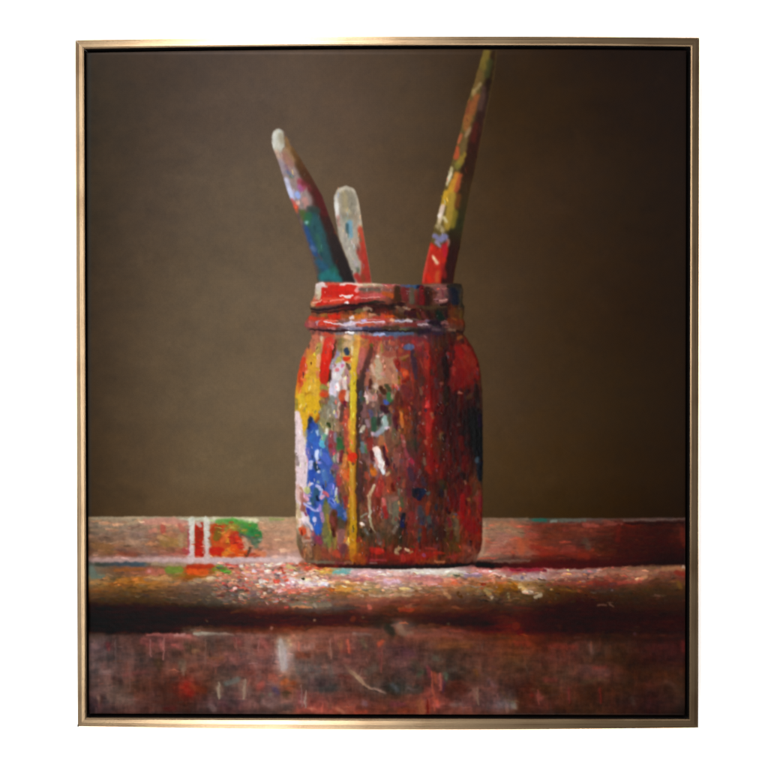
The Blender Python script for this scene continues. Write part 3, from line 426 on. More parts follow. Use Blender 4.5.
# ------------------------------------------------------------------ the picture: the jar
JAR = [(316, 284), (322, 282), (340, 282.4), (362, 283.4), (384, 284), (405, 285), (430, 284.5), (452, 283.6), (461, 284), (463, 290), (462, 303), (464, 306), (464, 312), (463, 318), (465, 324), (464.6, 330), (462.5, 334), (467, 339), (472, 347), (477.5, 359), (480.5, 373), (482, 392), (482.6, 440), (482.4, 500), (482, 540), (480, 550), (476, 559), (469, 565), (450, 568), (400, 569), (350, 568), (318, 567), (306, 562), (300, 555), (297, 545), (296, 520), (295.5, 470), (295, 420), (295, 395), (297.5, 376), (301, 362), (306, 349), (312, 338), (311, 333), (307, 329), (304.5, 325), (306, 320), (311, 315), (312, 311), (309.5, 307), (311, 302), (314, 298), (315.5, 290)]
jm = sstep(poly_sd(JAR, X + .5 * (XW - X), Y + .5 * (YW - Y)), .9)
JR = {
 282: '312 #b8a898 330 #c84c38 350 #c86c5c 370 #b89c84 390 #b06060 410 #5c5c68 425 #84584c 440 #8c5850 452 #4c3430 463 #302820',
 292: '312 #b8a090 318 #c8b4a0 325 #c02818 345 #c02c20 360 #b04038 375 #8c5c4c 390 #945038 400 #4c2820 408 #642424 413 #605040 421 #6c1c18 430 #3c2014 440 #8c5450 448 #6c4440 453 #1c1c28 463 #443424',
 301: '309 #8c6c50 318 #b85438 335 #c84830 350 #a02c24 365 #94302c 380 #984c40 395 #4c2418 408 #502824 413 #544838 421 #601014 430 #341a10 440 #84504a 450 #241c20 456 #1c1c24 463 #40301c',
 309: '309 #4c3c28 325 #5c3830 340 #4c2420 355 #5c3020 370 #4c2a20 390 #3c1c14 405 #6c4838 420 #4c1c14 435 #3c2c1c 447 #2c1814 456 #542c14 464 #48321c',
 317: '309 #7c4030 322 #a04c28 335 #b82c18 345 #8c4824 358 #b46428 372 #a06044 390 #882c18 400 #543018 415 #341410 428 #4c1a12 440 #18201a 450 #4c2410 464 #5c3a18',
 324: '305 #a04c44 320 #b04438 335 #b83424 347 #b0a0b8 365 #b87068 385 #a85048 400 #8c707c 415 #74403c 428 #8c6c70 440 #2c1820 448 #6c4440 456 #6c2a14 465 #5c2c18',
 330: '307 #5c4038 320 #7c4440 335 #5c3434 350 #84808c 365 #5c4c5c 380 #3c2830 395 #4c3c34 410 #403c34 425 #342028 440 #442c30 455 #54382c 464 #48281c',
 335: '310 #8c5440 325 #b86050 340 #a87058 352 #c8b8a0 365 #a06048 380 #7480a0 395 #505c78 410 #584848 425 #4c2830 440 #341c20 455 #3c1c10 464 #542c1c',
 342: '310 #b06048 322 #c09070 330 #c03824 338 #6c5a38 350 #c89c58 362 #c07840 372 #8c3428 385 #885040 400 #7c3028 420 #70242c 440 #30180e 455 #340f0c 468 #4c100c',
 360: '303 #b04838 312 #c08038 322 #c08858 330 #b82c1c 338 #a09088 350 #c8a040 365 #8c4840 380 #a07058 400 #80342c 415 #5c2420 430 #58120e 445 #280c08 460 #4c0a08 478 #5c1810',
 385: '296 #c06838 303 #c07030 310 #c89838 320 #b88c40 324 #b03420 335 #b0a4b0 348 #a08070 352 #c8a828 360 #54382c 375 #987460 395 #a06850 408 #70281c 420 #44201c 430 #580e10 445 #220c0a 460 #400a04 475 #401410 482 #3a2018',
 405: '296 #a8862c 310 #d0a428 321 #7c7038 335 #887c70 348 #904830 353 #c89828 360 #443430 375 #745850 390 #4c3024 405 #5c1c18 420 #50201c 430 #641010 445 #2a100a 460 #220604 475 #200c0c 482 #201414',
 425: '296 #d8c0c0 303 #c0942c 311 #384c7c 322 #8c8458 335 #7c6a54 345 #a05038 352 #c08c30 358 #50302c 370 #5c4c44 385 #6c7470 398 #5c2820 405 #7c4018 415 #40201e 428 #64140e 445 #2a0a0e 460 #1c0606 472 #0c0808 483 #0a0a16',
 445: '296 #e0c8cc 304 #dcc4cc 314 #3c60a4 325 #4c80b0 333 #803c40 342 #3c5c38 350 #a86030 360 #504c44 372 #803830 385 #88583c 400 #5c3428 415 #3c2a26 428 #601008 440 #381c10 455 #380c06 470 #140804 483 #061014',
 465: '296 #a08878 304 #dcc8d0 312 #5c64a4 322 #4868b0 335 #746068 348 #a8642c 362 #54302a 378 #a08480 390 #5a3028 402 #6c3832 412 #642028 425 #40140e 432 #641010 450 #3a0e08 470 #34100a 483 #0c1820',
 485: '296 #d8bcc0 304 #d0b4b0 312 #3c5494 325 #4c68a8 338 #803c3c 350 #b07024 362 #503026 378 #7c3028 390 #843c2c 402 #5c2c22 415 #402028 430 #38140e 445 #2c1408 460 #340e0a 475 #4c2014 483 #3c2418',
 505: '296 #b08c7c 306 #98706c 315 #5c68a0 326 #58604c 334 #5c6cb0 343 #3c4c78 350 #a8641c 362 #5c382e 378 #7c3426 390 #6c5a4c 402 #5c4434 414 #5c2420 425 #442018 440 #3a1a14 455 #4c0c08 465 #481408 483 #5c1a18',
 522: '296 #b8a080 305 #d0c0c0 315 #3c4c90 326 #6c6840 335 #542c20 345 #483428 352 #a0701c 365 #504034 378 #6c3c28 392 #5a4438 402 #3c2020 412 #642420 422 #38343c 440 #301414 452 #4c382a 465 #581008 483 #5c1410',
 540: '297 #786040 306 #8c6c58 318 #743844 328 #707040 336 #7c5c34 342 #784848 352 #b07020 365 #4c3424 380 #4c3824 395 #442c18 408 #50241a 425 #441812 440 #34180c 455 #3c240c 468 #5c1a10 482 #541a10',
 555: '300 #84583c 310 #7c5234 322 #7c4030 335 #8c402c 345 #6c2c2c 355 #985c20 370 #742018 385 #5c2418 400 #68201a 415 #801c14 430 #6c1c10 445 #44200e 460 #602418 472 #6c3426 480 #4c2018',
 562: '304 #7c5c48 320 #5c4438 340 #5c3424 355 #7c3c18 370 #6c2020 390 #5c2014 410 #641810 430 #6c3018 450 #481c10 470 #4c2420',
 567: '305 #5c2018 330 #481812 350 #2c140c 370 #1c0e0a 390 #24100c 430 #140808 470 #0e0606'}
jc = rows_field(JR, XW + 2.2 * N5 + 1.5 * NV, YW + 3 * NV, False)
jc = jc * (1 + .10 * NV + .12 * N2 + .08 * N5)[..., None] + (.035 * N5b + .03 * NV)[..., None] * np.array([1, -.4, -.5]) + (.03 * N2b)[..., None] * np.array([-.5, .1, 1]) * .6
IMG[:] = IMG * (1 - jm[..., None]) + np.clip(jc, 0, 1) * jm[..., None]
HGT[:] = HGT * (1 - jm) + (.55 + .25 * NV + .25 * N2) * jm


def broken():
    dabs(900, (296, 482, 340, 562), (4, 11), (.7, 1.8), False, .2, 61, jm > .9, ['#c83020', '#d8a030', '#3c5ca0', '#c8b8c0', '#5c2418', '#a87060', '#48603c', '#8c3028'], .22, (.35, .85), .7)
    dabs(500, (296, 482, 340, 562), (1.5, 4), (.6, 1.3), False, .25, 62, jm > .9, ['#c84030', '#d8a050', '#c8b8c8', '#5c2418', '#c08070'], .3, (.4, .9), .9, .05)


def neck():
    poly([(321, 284), (345, 284), (360, 286), (360, 300), (330, 304), (313, 306), (312, 303), (320, 299)], '#c4261a', 1.1, .95, .8)
    stroke([(318, 285.5, 2.6), (322, 284, 2.4), (326, 286, 1.4)], '#e4ccc8', .9, 1, .9); stroke([(319, 287, 2.6), (318.5, 298, 2)], ['#d8c8c0', '#c8bca0', '#c4a888'], 1, 1, .8); stroke([(326, 285, 1), (340, 283, 1)], '#c8604c', .9, .8)
    stroke([(341, 284.4, 1.4), (350, 283.2, 1.4), (357, 284, 1.3)], '#e8c8c0', .8, 1, .9); stroke([(357, 285, 1.3), (368, 284.4, 1.5), (382, 285, 1.3)], ['#dcb8a8', '#c4b08c', '#b8a08c'], .8, 1, .9); stroke([(383, 283.4, 1.6), (399, 284, 1.5)], '#c05058', .9, 1, .8); stroke([(392, 284, .9), (398, 284.4, .9)], '#e0a0a0', .7, .9, .8)
    stroke([(402, 286, 1.4), (408, 285.6, 2), (417, 286, 2)], ['#5c5060', '#44587c', '#3c5c80'], 1, 1, .6); stroke([(417, 287, 1.6), (422, 286.6, 1.4)], '#1c1c34', .9, .95); stroke([(423, 284.6, 1.5), (436, 285, 1.6), (446, 286, 1.8)], ['#94604c', '#a06c58', '#8c5450'], .9, .95, .7); stroke([(449, 286, 2), (457, 285, 2), (460, 287, 1.6)], '#2c241c', 1, .95)
    stroke([(325, 300, 2.4), (338, 301, 3), (350, 297, 2)], '#d44c34', 1.3, .85, .7); stroke([(338, 290, 3), (344, 288, 2)], '#cc2018', 1.2, .8); stroke([(313, 305, 2.2), (316, 301, 2)], ['#c09068', '#b86048'], 1, .9, .8)
    stroke([(345.5, 296.6, 1.2), (350, 296.8, 1.6)], '#f4e4e0', .7, 1, 1.1); stroke([(346, 303, 1.5), (348, 302.6, 1.6)], '#fceeee', .7, 1, 1.1); stroke([(357, 291, 2), (359, 288, 1.8)], '#e8a09c', .9, .9, .9); stroke([(356, 298, 2), (360, 297, 1.6)], '#e06c64', .9, .9, .8)
    stroke([(360, 289, 1.5), (378, 290, 1.6)], '#605448', 1.1, .85); stroke([(361, 295, 2), (372, 296, 2.6), (384, 295, 2.4)], ['#b84440', '#b85854', '#b84c4c'], 1.1, .95, .8); stroke([(384, 293.6, 2), (392, 296, 2.2)], '#a84c20', 1.1, .95, .7); stroke([(384, 290, 1), (393, 290, 1.2)], '#7c4c48', .9, .8)
    stroke([(397, 288, 3), (398, 298, 3.4)], '#3a2414', 1.3, .9); stroke([(404, 290, 2.6), (405, 298, 2.4)], '#6c2424', 1.2, .9); stroke([(411.5, 289, 2.6), (412, 302, 2.6)], ['#605040', '#5c5040'], 1, .95, .6); stroke([(421, 288, 2.2), (422, 303, 2.4)], '#74121a', 1.1, .95, .5); stroke([(427, 290, 2.4), (428, 302, 2.6)], '#341a12', 1.2, .9)
    stroke([(437, 289, 3), (444, 288, 3), (438, 300, 3), (446, 300, 2.4)], '#8c5450', 1.3, .95, .6); stroke([(443, 290, 1), (443, 296, 1)], '#74303a', .9, .7); stroke([(441, 301, 1.6), (447, 300, 1.2)], '#a87068', .9, .8); stroke([(453, 290, 3.4), (455, 302, 3.4)], '#191b28', 1.3, .95, .5); stroke([(450, 291, 1.4), (451, 300, 1.4)], '#33222a', 1, .8); stroke([(461.5, 288, 1.2), (461, 303, 1.2)], '#4c3c28', 1, .7)
    stroke([(312, 308.8, 1.4), (323, 309.6, 1.8), (334, 307, 1.8), (346, 304.6, 1.5)], ['#4c4030', '#48343c', '#4c3034', '#3c1c1c'], 1, .95, .2); stroke([(340, 307.6, 2.2), (356, 306, 2), (372, 302.6, 1.4), (384, 302, 1.2)], ['#54181c', '#2c1218', '#202418', '#3c2420'], 1, .95, .2); stroke([(352, 308, 2), (378, 308, 2.4), (392, 307, 3), (402, 304, 2.6)], ['#3c1820', '#301410', '#281812', '#2c1010'], 1.2, .95, .2)
    stroke([(404, 307.6, 1.4), (410, 309.6, 1.6)], '#a07860', 1, .85, .6); stroke([(396, 306, 1.4), (404, 311, 1.6)], '#70503c', 1, .85, .5); stroke([(408, 305, 1.6), (418, 307, 1.8)], '#6c3428', 1, .85); stroke([(406, 313, 2.6), (418, 315, 3)], '#38141a', 1.3, .9, .2); stroke([(418, 306.6, 1.4), (434, 307.4, 1.6), (446, 306, 1.4)], '#503a24', 1, .85, .4); stroke([(440, 304.6, 1.3), (447, 304, 1.2)], '#280c08', .9, .9)
    stroke([(322, 316, 1.6), (326, 315, 1.6)], '#8c6428', 1.2, .85); stroke([(330, 316, 2.4), (338, 316.4, 2.4)], '#c42814', 1, .95, .7); stroke([(343, 316, 2), (350, 317, 2)], '#984a24', 1.1, .85, .5); stroke([(339, 310, 1.4), (348, 311, 1.4)], '#5c2c18', 1, .8); stroke([(350, 318, 1.6), (353, 317, 1.8)], '#e8d0cc', .8, 1, 1); stroke([(356, 316, 2.4), (362, 316.4, 2)], '#c86c20', 1.1, .95, .7); stroke([(356, 311, 2), (364, 310, 2)], '#6c6038', 1.1, .8)
    stroke([(364, 309, 1.6), (371, 309, 1.4)], '#a08068', 1, .85, .6); stroke([(369, 311, 1.4), (372, 311.6, 1.4)], '#402414', .9, .85); stroke([(370, 315, 1.6), (375, 313.6, 1.3)], '#c08868', .9, .9, .7); stroke([(377, 311, 2.6), (386, 311, 2.6)], '#4c1c18', 1.2, .85, .3); stroke([(374, 317.6, 1.6), (384, 317, 2)], '#a83a2c', 1, .9, .6); stroke([(386, 317.4, 1.5), (394, 316, 1.5)], '#c04810', .9, .95, .7); stroke([(396, 314, 2), (402, 317, 1.8)], '#442410', 1.1, .85)
    stroke([(423, 313, 1.6), (424, 317, 1.6)], '#74302c', 1, .85); stroke([(418, 314, 1.4), (420, 317, 1.6)], '#5c3a10', 1, .8); stroke([(428, 312, 1.6), (430, 318, 1.6)], '#2c1408', 1.1, .8); stroke([(438, 313, 2.6), (441, 318, 3)], '#14241c', 1.4, .9, .2); stroke([(446, 313, 1.4), (447, 319, 1.4)], '#28141c', 1.1, .8); stroke([(451, 312, 2), (456, 317, 2.6)], '#5c2e0c', 1.2, .85); stroke([(461, 312, 1.4), (461, 318, 1.4)], '#584018', 1.1, .8)
    stroke([(305.5, 325, 1.2), (310, 324, 2.6), (318, 324, 2)], ['#8c4048', '#b85c54', '#884048'], 1, .95, .8); stroke([(311, 318, 2), (322, 319, 2)], '#c03824', 1, .9, .7); stroke([(317, 322, 1.2), (321, 321, 1.2)], '#a898a8', .8, .85, .9); stroke([(322, 323, 3), (334, 323.6, 3)], '#c83c28', 1.2, .95, .8); stroke([(320, 329, 1.8), (330, 331, 1.4)], '#5c3038', 1, .85); stroke([(329, 328.4, .9), (335, 328, .9)], '#c07c80', .8, .85, .8)
    stroke([(338, 321.4, 2), (344, 323, 2.4)], '#6c4c40', 1.2, .85); stroke([(345, 323.6, 1.6), (351, 323, 2.2), (356, 324, 1.6)], ['#b8a8c4', '#dcd4e4', '#c0b0c0'], .9, 1, 1); stroke([(362, 320.8, 1.2), (367, 320.2, 1.6)], '#c4b4e4', .8, 1, 1); stroke([(358, 325, 2), (372, 324, 2)], '#b8543c', 1.1, .9, .7); stroke([(368, 320, 1.6), (384, 320.6, 2), (392, 320, 1.8)], ['#b04c44', '#a83c34', '#b86048'], 1, .9, .8); stroke([(376, 323, 1), (384, 322.6, 1)], '#c08c8c', .8, .8, .8)
    stroke([(391, 320, 1.3), (394, 320.6, 1.3)], '#d89c7c', .8, .9, .9); stroke([(397, 321, 1.6), (403, 320.6, 1.6)], '#807890', .9, .95, .9); stroke([(406, 320.6, 1.5), (411, 321, 1.5)], '#b8a098', .8, 1, 1); stroke([(394, 325.4, 1.8), (404, 325, 2)], '#84402c', 1.1, .85, .5); stroke([(406, 325, 1.6), (416, 325.4, 1.6)], '#7c2a28', 1, .85, .5); stroke([(412, 319.4, 1), (418, 320, 1)], '#605a4c', .9, .8, .6)
    stroke([(418, 322, 1.2), (424, 321.4, 1.2)], '#8c4048', .9, .9, .7); stroke([(427, 321.4, 1.3), (430, 321, 1.2)], '#68546c', .9, .85, .8); stroke([(419, 324.6, 1.2), (428, 324.6, 1.2)], '#94787c', .8, .95, .9); stroke([(432, 322, 2.4), (440, 324, 2.6)], '#241420', 1.3, .9, .2); stroke([(442, 323, 1.4), (447, 323.6, 1.6)], '#845450', .9, .9, .8); stroke([(449, 320, 2), (462, 322, 2.4)], '#6c2a12', 1.2, .85, .5); stroke([(452, 318.6, 1), (456, 319, 1)], '#84441c', .9, .8)
    stroke([(338, 329.6, 2.2), (350, 328.6, 1.4), (364, 329.4, 2.4), (384, 330.4, 2.6)], ['#54403c', '#8c88a0', '#3c3c54', '#302838'], 1.1, .9, .3); stroke([(343, 330, 1.6), (346, 331, 1.6)], '#3c1824', 1, .8); stroke([(355, 327.4, 1), (361, 328, 1)], '#a08ca0', .8, .85, .7); stroke([(384, 328, 2), (398, 328, 2)], '#483424', 1.2, .85, .3); stroke([(400, 330, 1.2), (408, 329.6, 1.2)], '#64683c', .9, .85); stroke([(408, 331, 2), (424, 330.6, 2.6)], '#30241e', 1.3, .85, .2)
    stroke([(376, 333.6, 1.4), (384, 334.2, 1.5)], ['#6c7494', '#98a0c4'], .9, 1, .8); stroke([(386, 333, 1.8), (400, 332.6, 2), (412, 333.8, 1.6)], ['#485068', '#546684', '#4c5870'], 1, .95, .5); stroke([(420, 332, 2), (430, 330, 2)], '#2c1a2c', 1.3, .85, .2); stroke([(433, 329.4, 1.2), (440, 329.8, 1.3)], '#644c54', .9, .9, .8); stroke([(434, 334, 1.4), (442, 333.6, 1.4)], '#302034', 1, .8); stroke([(449, 329.6, 1.3), (455, 330, 1.3)], '#84604c', .9, .85, .7); stroke([(457, 331, 1.6), (461, 332, 1.4)], '#2c1408', 1, .85)
    stroke([(336, 333, 1), (342, 333.6, 1.2)], '#7c7c84', .9, .8, .6); stroke([(349, 333.4, 1.5), (352, 333, 1.7)], '#f4eef0', .7, 1, 1.1); stroke([(345, 337, 1.6), (350, 338, 2)], '#e4b894', .9, .9, .9); stroke([(355, 337, 2.2), (360, 338, 2)], '#dca04c', 1.1, .9, .7); stroke([(362, 336.6, 1.6), (378, 338, 2)], '#a83830', 1.1, .85, .6); stroke([(380, 339, 2), (392, 338, 2)], '#98302c', 1.1, .8, .6); stroke([(325, 334, 2), (333, 336, 2)], '#c84c34', 1.1, .9, .7); stroke([(314, 337, 2.4), (319, 338, 2)], '#c06c54', 1.1, .85, .7); stroke([(321.5, 337, 1.4), (321, 341, 1.4)], '#d8c4a4', .9, .85, .8); stroke([(400, 338, 2), (420, 339, 2)], '#6c242a', 1.2, .8, .5); stroke([(424, 335.6, 1), (426, 337, 1)], '#8c5c5c', .9, .75)
    stroke([(458, 338, 1.6), (461, 337, 1.4)], '#74401c', 1, .8)


def body():
    # yellow, orange and red flow on the left shoulder
    poly([(296, 385), (300, 370), (306, 358), (314, 350), (319, 360), (321, 380), (320.5, 405), (319, 416), (313, 422), (308, 425), (304, 434), (300, 416), (296, 408)], '#d2a026', 1.5, .9, .8)
    for P, c in (([(318, 342, 3), (310, 352, 4), (306, 358, 3)], '#b8684c'), ([(310, 352, 3), (308, 360, 3)], '#c87c34'), ([(319, 345, 2.4), (317, 353, 2)], '#a89048'), ([(319, 356, 2), (318, 366, 2)], '#e8a478'), ([(304, 360, 2.4), (302, 372, 3.4), (300, 384, 3)], '#c83820'), ([(306, 366, 2), (304, 374, 2)], '#d04c34'),
                 ([(307, 372, 1.8), (308.5, 371, 1.6)], '#f0a068'), ([(303, 378, 2), (305, 380, 1.6)], '#e87840'), ([(311, 358, 3), (313, 372, 4)], '#cc9430'), ([(317, 372, 2), (318, 376, 1.8)], '#d87c54'), ([(297.5, 384, 2), (300, 392, 2)], '#d07028'), ([(312, 380, 4), (314, 392, 5)], '#d8a83c'),
                 ([(301, 396, 3), (303, 404, 2.6)], '#d8b430'), ([(306, 394, 1), (310, 393, 1)], '#b07c18'), ([(310, 400, 5), (314, 412, 5)], '#dcac20'), ([(305, 409, 1.6), (304, 411, 1.4)], '#a88c1c'), ([(296.5, 400, 1), (297, 408, 1)], '#7c7838'), ([(302, 414, 1.6), (304, 428, 1.6)], '#d0a024'), ([(311, 415, 2), (309, 417, 1.4)], '#c88024'), ([(316, 420, 1.6), (320, 414, 1.8)], '#b06c14'), ([(315, 422, 1.1), (319, 418, 1.2)], '#8c4410')):
        stroke(P, c, 1.2, .85, .8)
    # red run with its shadow edge
    stroke([(334.5, 341, 1.4), (332.5, 354, 1.5), (330, 368, 1.6), (329, 382, 1.4)], '#3c2c20', 1.1, .9, .2)
    stroke([(329, 341, 4.6), (326.6, 354, 4.9), (324.6, 370, 5), (324, 379, 4.4)], ['#c8382c', '#d42a18', '#cc2418', '#b82a1a'], .9, 1, 1.3)
    stroke([(330, 344, 1.4), (327, 358, 1.4)], '#e04030', 1, .7, 1.3); stroke([(334, 340, 1.2), (332, 347, 1.2)], '#d05048', .9, .8, 1)
    for P, c in (([(323, 387, 3), (326, 388, 2.4)], '#8c8c44'), ([(322, 394, 2.4), (325.5, 394.5, 2.6)], '#c8502c'), ([(323, 394.4, 1.4)], '#c83c10'), ([(322, 402, 2), (326, 402, 2)], '#805c44'), ([(320, 412, 2), (324, 418, 2)], '#70604c')):
        stroke(P, c, 1, .9, .7)
    # lavender white
    for P, c in (([(338, 352, 2.4), (337, 360, 2.6)], '#8c84a0'), ([(334, 360, 2), (331, 368, 2)], '#98949c'), ([(339, 358, 2), (338, 362, 2)], '#b8a850'), ([(341, 366, 4.4), (337, 372, 5), (336, 380, 5)], '#ccc4cc'), ([(333, 384, 3.6), (333, 394, 3.6)], '#d0c8d4'), ([(338, 384, 2), (338, 388, 2.4)], '#fcf6f8'),
                 ([(331, 389, 2), (331, 393, 1.8)], '#d4c8dc'), ([(336, 376, 3), (340, 378, 2)], '#d8d0cc'), ([(332, 398, 2.6), (331, 404, 3)], '#7c8078'), ([(337.5, 370, 2)], '#d06c74'), ([(342, 366, 2), (344, 365.5, 1)], '#d06c90'), ([(347, 370, 2.4), (347.6, 382, 2.6)], '#b07c84'), ([(344, 380, 2.4), (345, 388, 2)], '#dcc8c0'), ([(348, 366, 2), (350, 369, 1.6)], '#5c4434'), ([(343, 362, 2)], '#c8b8cc')):
        stroke(P, c, 1, .9, 1)
    stroke([(346, 349, 2.6), (347, 353, 2.4)], '#2a3850', 1, .95, .9); stroke([(345, 358.6, 2.4), (348, 359, 2.2)], '#c83418', 1, .95, .9); stroke([(349, 362, 1.6), (351, 361, 1.6)], '#e08448', .9, .85, .8); stroke([(343, 345, 3), (350, 343, 3)], '#c8a47c', 1.2, .85, .8); stroke([(341, 340, 2), (339, 350, 2)], '#7c6c44', 1.2, .8, .5); stroke([(352, 348, 2), (353, 354, 2)], '#dcc49c', 1, .85, .9)
    stroke([(343, 392, 3), (341.5, 398, 2.8), (344, 403, 2.6)], ['#b04428', '#c04c28', '#9c2c28'], 1.1, .95, .8); stroke([(344, 402, 1.6), (345, 406, 1.6)], '#5c1c34', 1, .85); stroke([(347.5, 392, 1.8), (347, 400, 1.6)], '#d8c0b0', .9, .85, .8); stroke([(339, 403, 1.4), (338.6, 418, 1.2)], '#c8a490', .9, .8, .7)
    # olive-grey weathered middle left
    for P, c in (([(324, 408, 3), (323, 418, 3)], '#8c8068'), ([(330, 408, 4), (330, 416, 4)], '#807868'), ([(328, 410, 1), (328, 418, 1)], '#a8a088'), ([(322, 420, 3), (326, 430, 3)], '#94885c'), ([(332, 420, 4), (334, 428, 4)], '#8c7c5c'), ([(335, 413, 1.4), (336, 417, 1.4)], '#a89cb8'), ([(328, 424, 2), (329, 426, 1.6)], '#263414'), ([(327, 430, 1.6), (326.5, 434, 1.6)], '#e4e0d0'),
                 ([(333, 405, 1.6), (334, 412, 1.4)], '#94908c'), ([(337, 424, 2), (338, 430, 2)], '#9c785c'), ([(342, 406, 2), (342, 420, 2.6)], '#54362c'), ([(342, 428, 2.4), (343, 434, 2)], '#7c5c48'), ([(345.5, 412, 2), (346, 426, 3), (347, 446, 2.6)], '#b04c3c'), ([(348, 425, 1.4), (349, 440, 1.4)], '#c06c3c'), ([(332, 432, 2), (331, 440, 2.6), (330.5, 450, 2)], '#94444a'), ([(330, 446, 2)], '#8c242c'), ([(335, 434, 1.6), (336, 442, 1.6)], '#807484'),
                 ([(339, 440, 2.8), (340, 447, 3)], '#2c5c34'), ([(325, 436, 2), (323, 440, 2)], '#6ca480'), ([(334, 450, 1.6), (334, 455, 1.6)], '#a84468'), ([(336, 456, 2.4), (334, 460, 2.4)], '#7c8474'), ([(338.5, 454, 1.4), (338, 460, 1.4)], '#c89090'), ([(342, 452, 2), (341, 460, 2.4)], '#6c2028'), ([(345, 456, 2.4), (344, 466, 2.6)], '#c87840'), ([(334, 466, 2.4), (337, 468, 2)], '#7c4a6c'), ([(332, 472, 2), (331, 478, 1.4)], '#4c3c30'), ([(329.5, 473, 1.3), (330.5, 478, 1.2)], '#d8d0c8')):
        stroke(P, c, 1.1, .85, .8)
    # pale pink band down the left edge
    poly([(295, 412), (297.5, 410), (300.5, 414), (302.5, 428), (305.5, 448), (307, 462), (308, 478), (305, 492), (303, 500), (299, 508), (295.5, 505), (296, 490), (297, 468), (296, 440)], '#dcc6cb', 1, .95, 1)
    stroke([(298, 416, 2), (299, 430, 2)], '#ecd0d0', 1, .8, 1); stroke([(300, 438, 2.6), (302, 450, 3)], '#e0c8c8', 1.2, .8, 1); stroke([(296.6, 454, 1.5), (298, 464, 1.8)], '#94807c', 1, .85, .6); stroke([(301, 470, 2), (301, 478, 2)], '#e4c8cc', 1, .8, 1)
    stroke([(298, 486, 2), (300, 500, 2.4)], '#d0a498', 1.2, .8, .8); stroke([(303, 494, 2), (303, 510, 2)], '#8c4c40', 1.2, .7, .6); stroke([(301, 488, 1.4), (303, 491, 1.2)], '#a87454', .9, .8); stroke([(297, 505, 2), (300, 516, 2)], '#c4ac84', 1.2, .85, .8); stroke([(303, 514, 2), (308, 521, 2.4), (313, 528, 2)], '#d8c8cc', 1.1, .95, 1); stroke([(306.5, 437, 1.2), (306, 442, 1)], '#d0b088', .9, .8, .8)
    # blue
    poly([(307, 428), (309, 418), (312, 417), (316, 424), (320, 434), (322, 444), (328, 452), (332, 462), (331, 470), (335, 480), (335, 492), (337, 502), (345, 510), (347.5, 517), (344, 523), (336, 515), (330, 506), (325, 498), (322, 508), (323, 520), (322, 531), (317, 536), (311, 522), (306, 508), (308, 496), (307, 480), (309, 462), (307, 446)], '#3a57a0', 1.2, .95, .9)
    for P, c in (([(310, 418, 1.8), (308.5, 428, 1.8)], '#242c44'), ([(312, 424, 2.4), (310, 430, 2)], '#28408c'), ([(313, 432, 3), (312, 440, 3)], '#3464b0'), ([(316, 440, 3), (315, 448, 3)], '#3860b4'), ([(317, 431, 1.6), (318, 434, 1.4)], '#94b0c8'), ([(322, 443, 2.6), (323, 446, 2.4)], '#5cb0cc'), ([(308, 450, 2), (309, 456, 2)], '#6464a8'), ([(317, 452, 2), (317, 458, 2.4)], '#d4dcf4'), ([(318, 461, 1.4), (320, 463, 1.4)], '#9890d0'),
                 ([(324, 456, 4), (328, 462, 3)], '#5068c0'), ([(321, 450, 1), (321, 455, 1)], '#7ca0d0'), ([(311, 462, 2), (310, 468, 1.6)], '#b8bce8'), ([(315, 464, 2.6), (318, 470, 2.6)], '#24384c'), ([(312, 472, 3), (313, 480, 3)], '#28489c'), ([(319, 471.6, 1.4)], '#d0d0e4'), ([(324, 472, 3), (326, 480, 3)], '#4c70a8'), ([(318, 482, 1.6)], '#8ca0a4'), ([(309.5, 485, 1.8), (312, 484, 1.4)], '#dcd4e8'), ([(316, 486, 1.4), (319, 487, 1.4)], '#c8c0e8'),
                 ([(307, 489, 2.6), (308, 492, 2)], '#c0c07c'), ([(316, 490, 3), (316, 498, 3)], '#30546c'), ([(319, 488, 1), (322, 490, 1), (321, 496, 1)], '#b8b8d8'), ([(324, 492, 1.6), (328, 495, 1.8)], '#d4646c'), ([(331, 486, 3), (332, 492, 3)], '#5464b4'), ([(336, 488, 1), (335.6, 496, 1)], '#ccd0d8'), ([(336.5, 496, 1.1), (338, 502, 1)], '#9c9c5c'), ([(322, 498, 1.5), (324, 496, 1.4)], '#e0a4b4'), ([(306, 498, 1.8), (308, 500, 1.6)], '#d89cb0'), ([(304, 503.6, 1.1), (309, 507, 1.3), (315, 510, 1.3), (319, 510.6, 1.2)], '#b8b4e4'),
                 ([(308, 503, 1), (312, 504, 1)], '#d4c8d8'), ([(312, 500, 1.8), (314, 505, 1.8)], '#2c4c5c'), ([(320, 506, 1.4), (321, 510, 1.5)], '#a480c8'), ([(317, 496, 1.2), (318, 500, 1.2)], '#141c38'), ([(331, 500, 3), (334, 504, 3)], '#5c70bc'), ([(331, 500, 1), (333, 502, 1)], '#2c3c94'), ([(308, 510, 2), (310, 514, 2)], '#38389c'), ([(312, 513, 2), (312, 520, 2)], '#2c64b0'), ([(314.6, 518.6, 2), (314.8, 520, 1.8)], '#d0c8e8'), ([(318, 526, 2.4), (318, 532, 2)], '#2858ac'), ([(322, 514, 2), (323, 520, 2)], '#a47898'), ([(305, 513, 1.2), (306, 516, 1)], '#78284c'),
                 ([(339, 508, 3), (342, 514, 2.6)], '#34507c'), ([(345, 513, 1.6), (346, 517, 1.2)], '#6c74a0'), ([(340, 518, 2.4)], '#384c40'), ([(310, 496, 1.2), (306, 495, 1)], '#c49cc0'), ([(326, 500, 1.4), (325, 504, 1.4)], '#4c5c34')):
        stroke(P, c, .9, .9, 1)
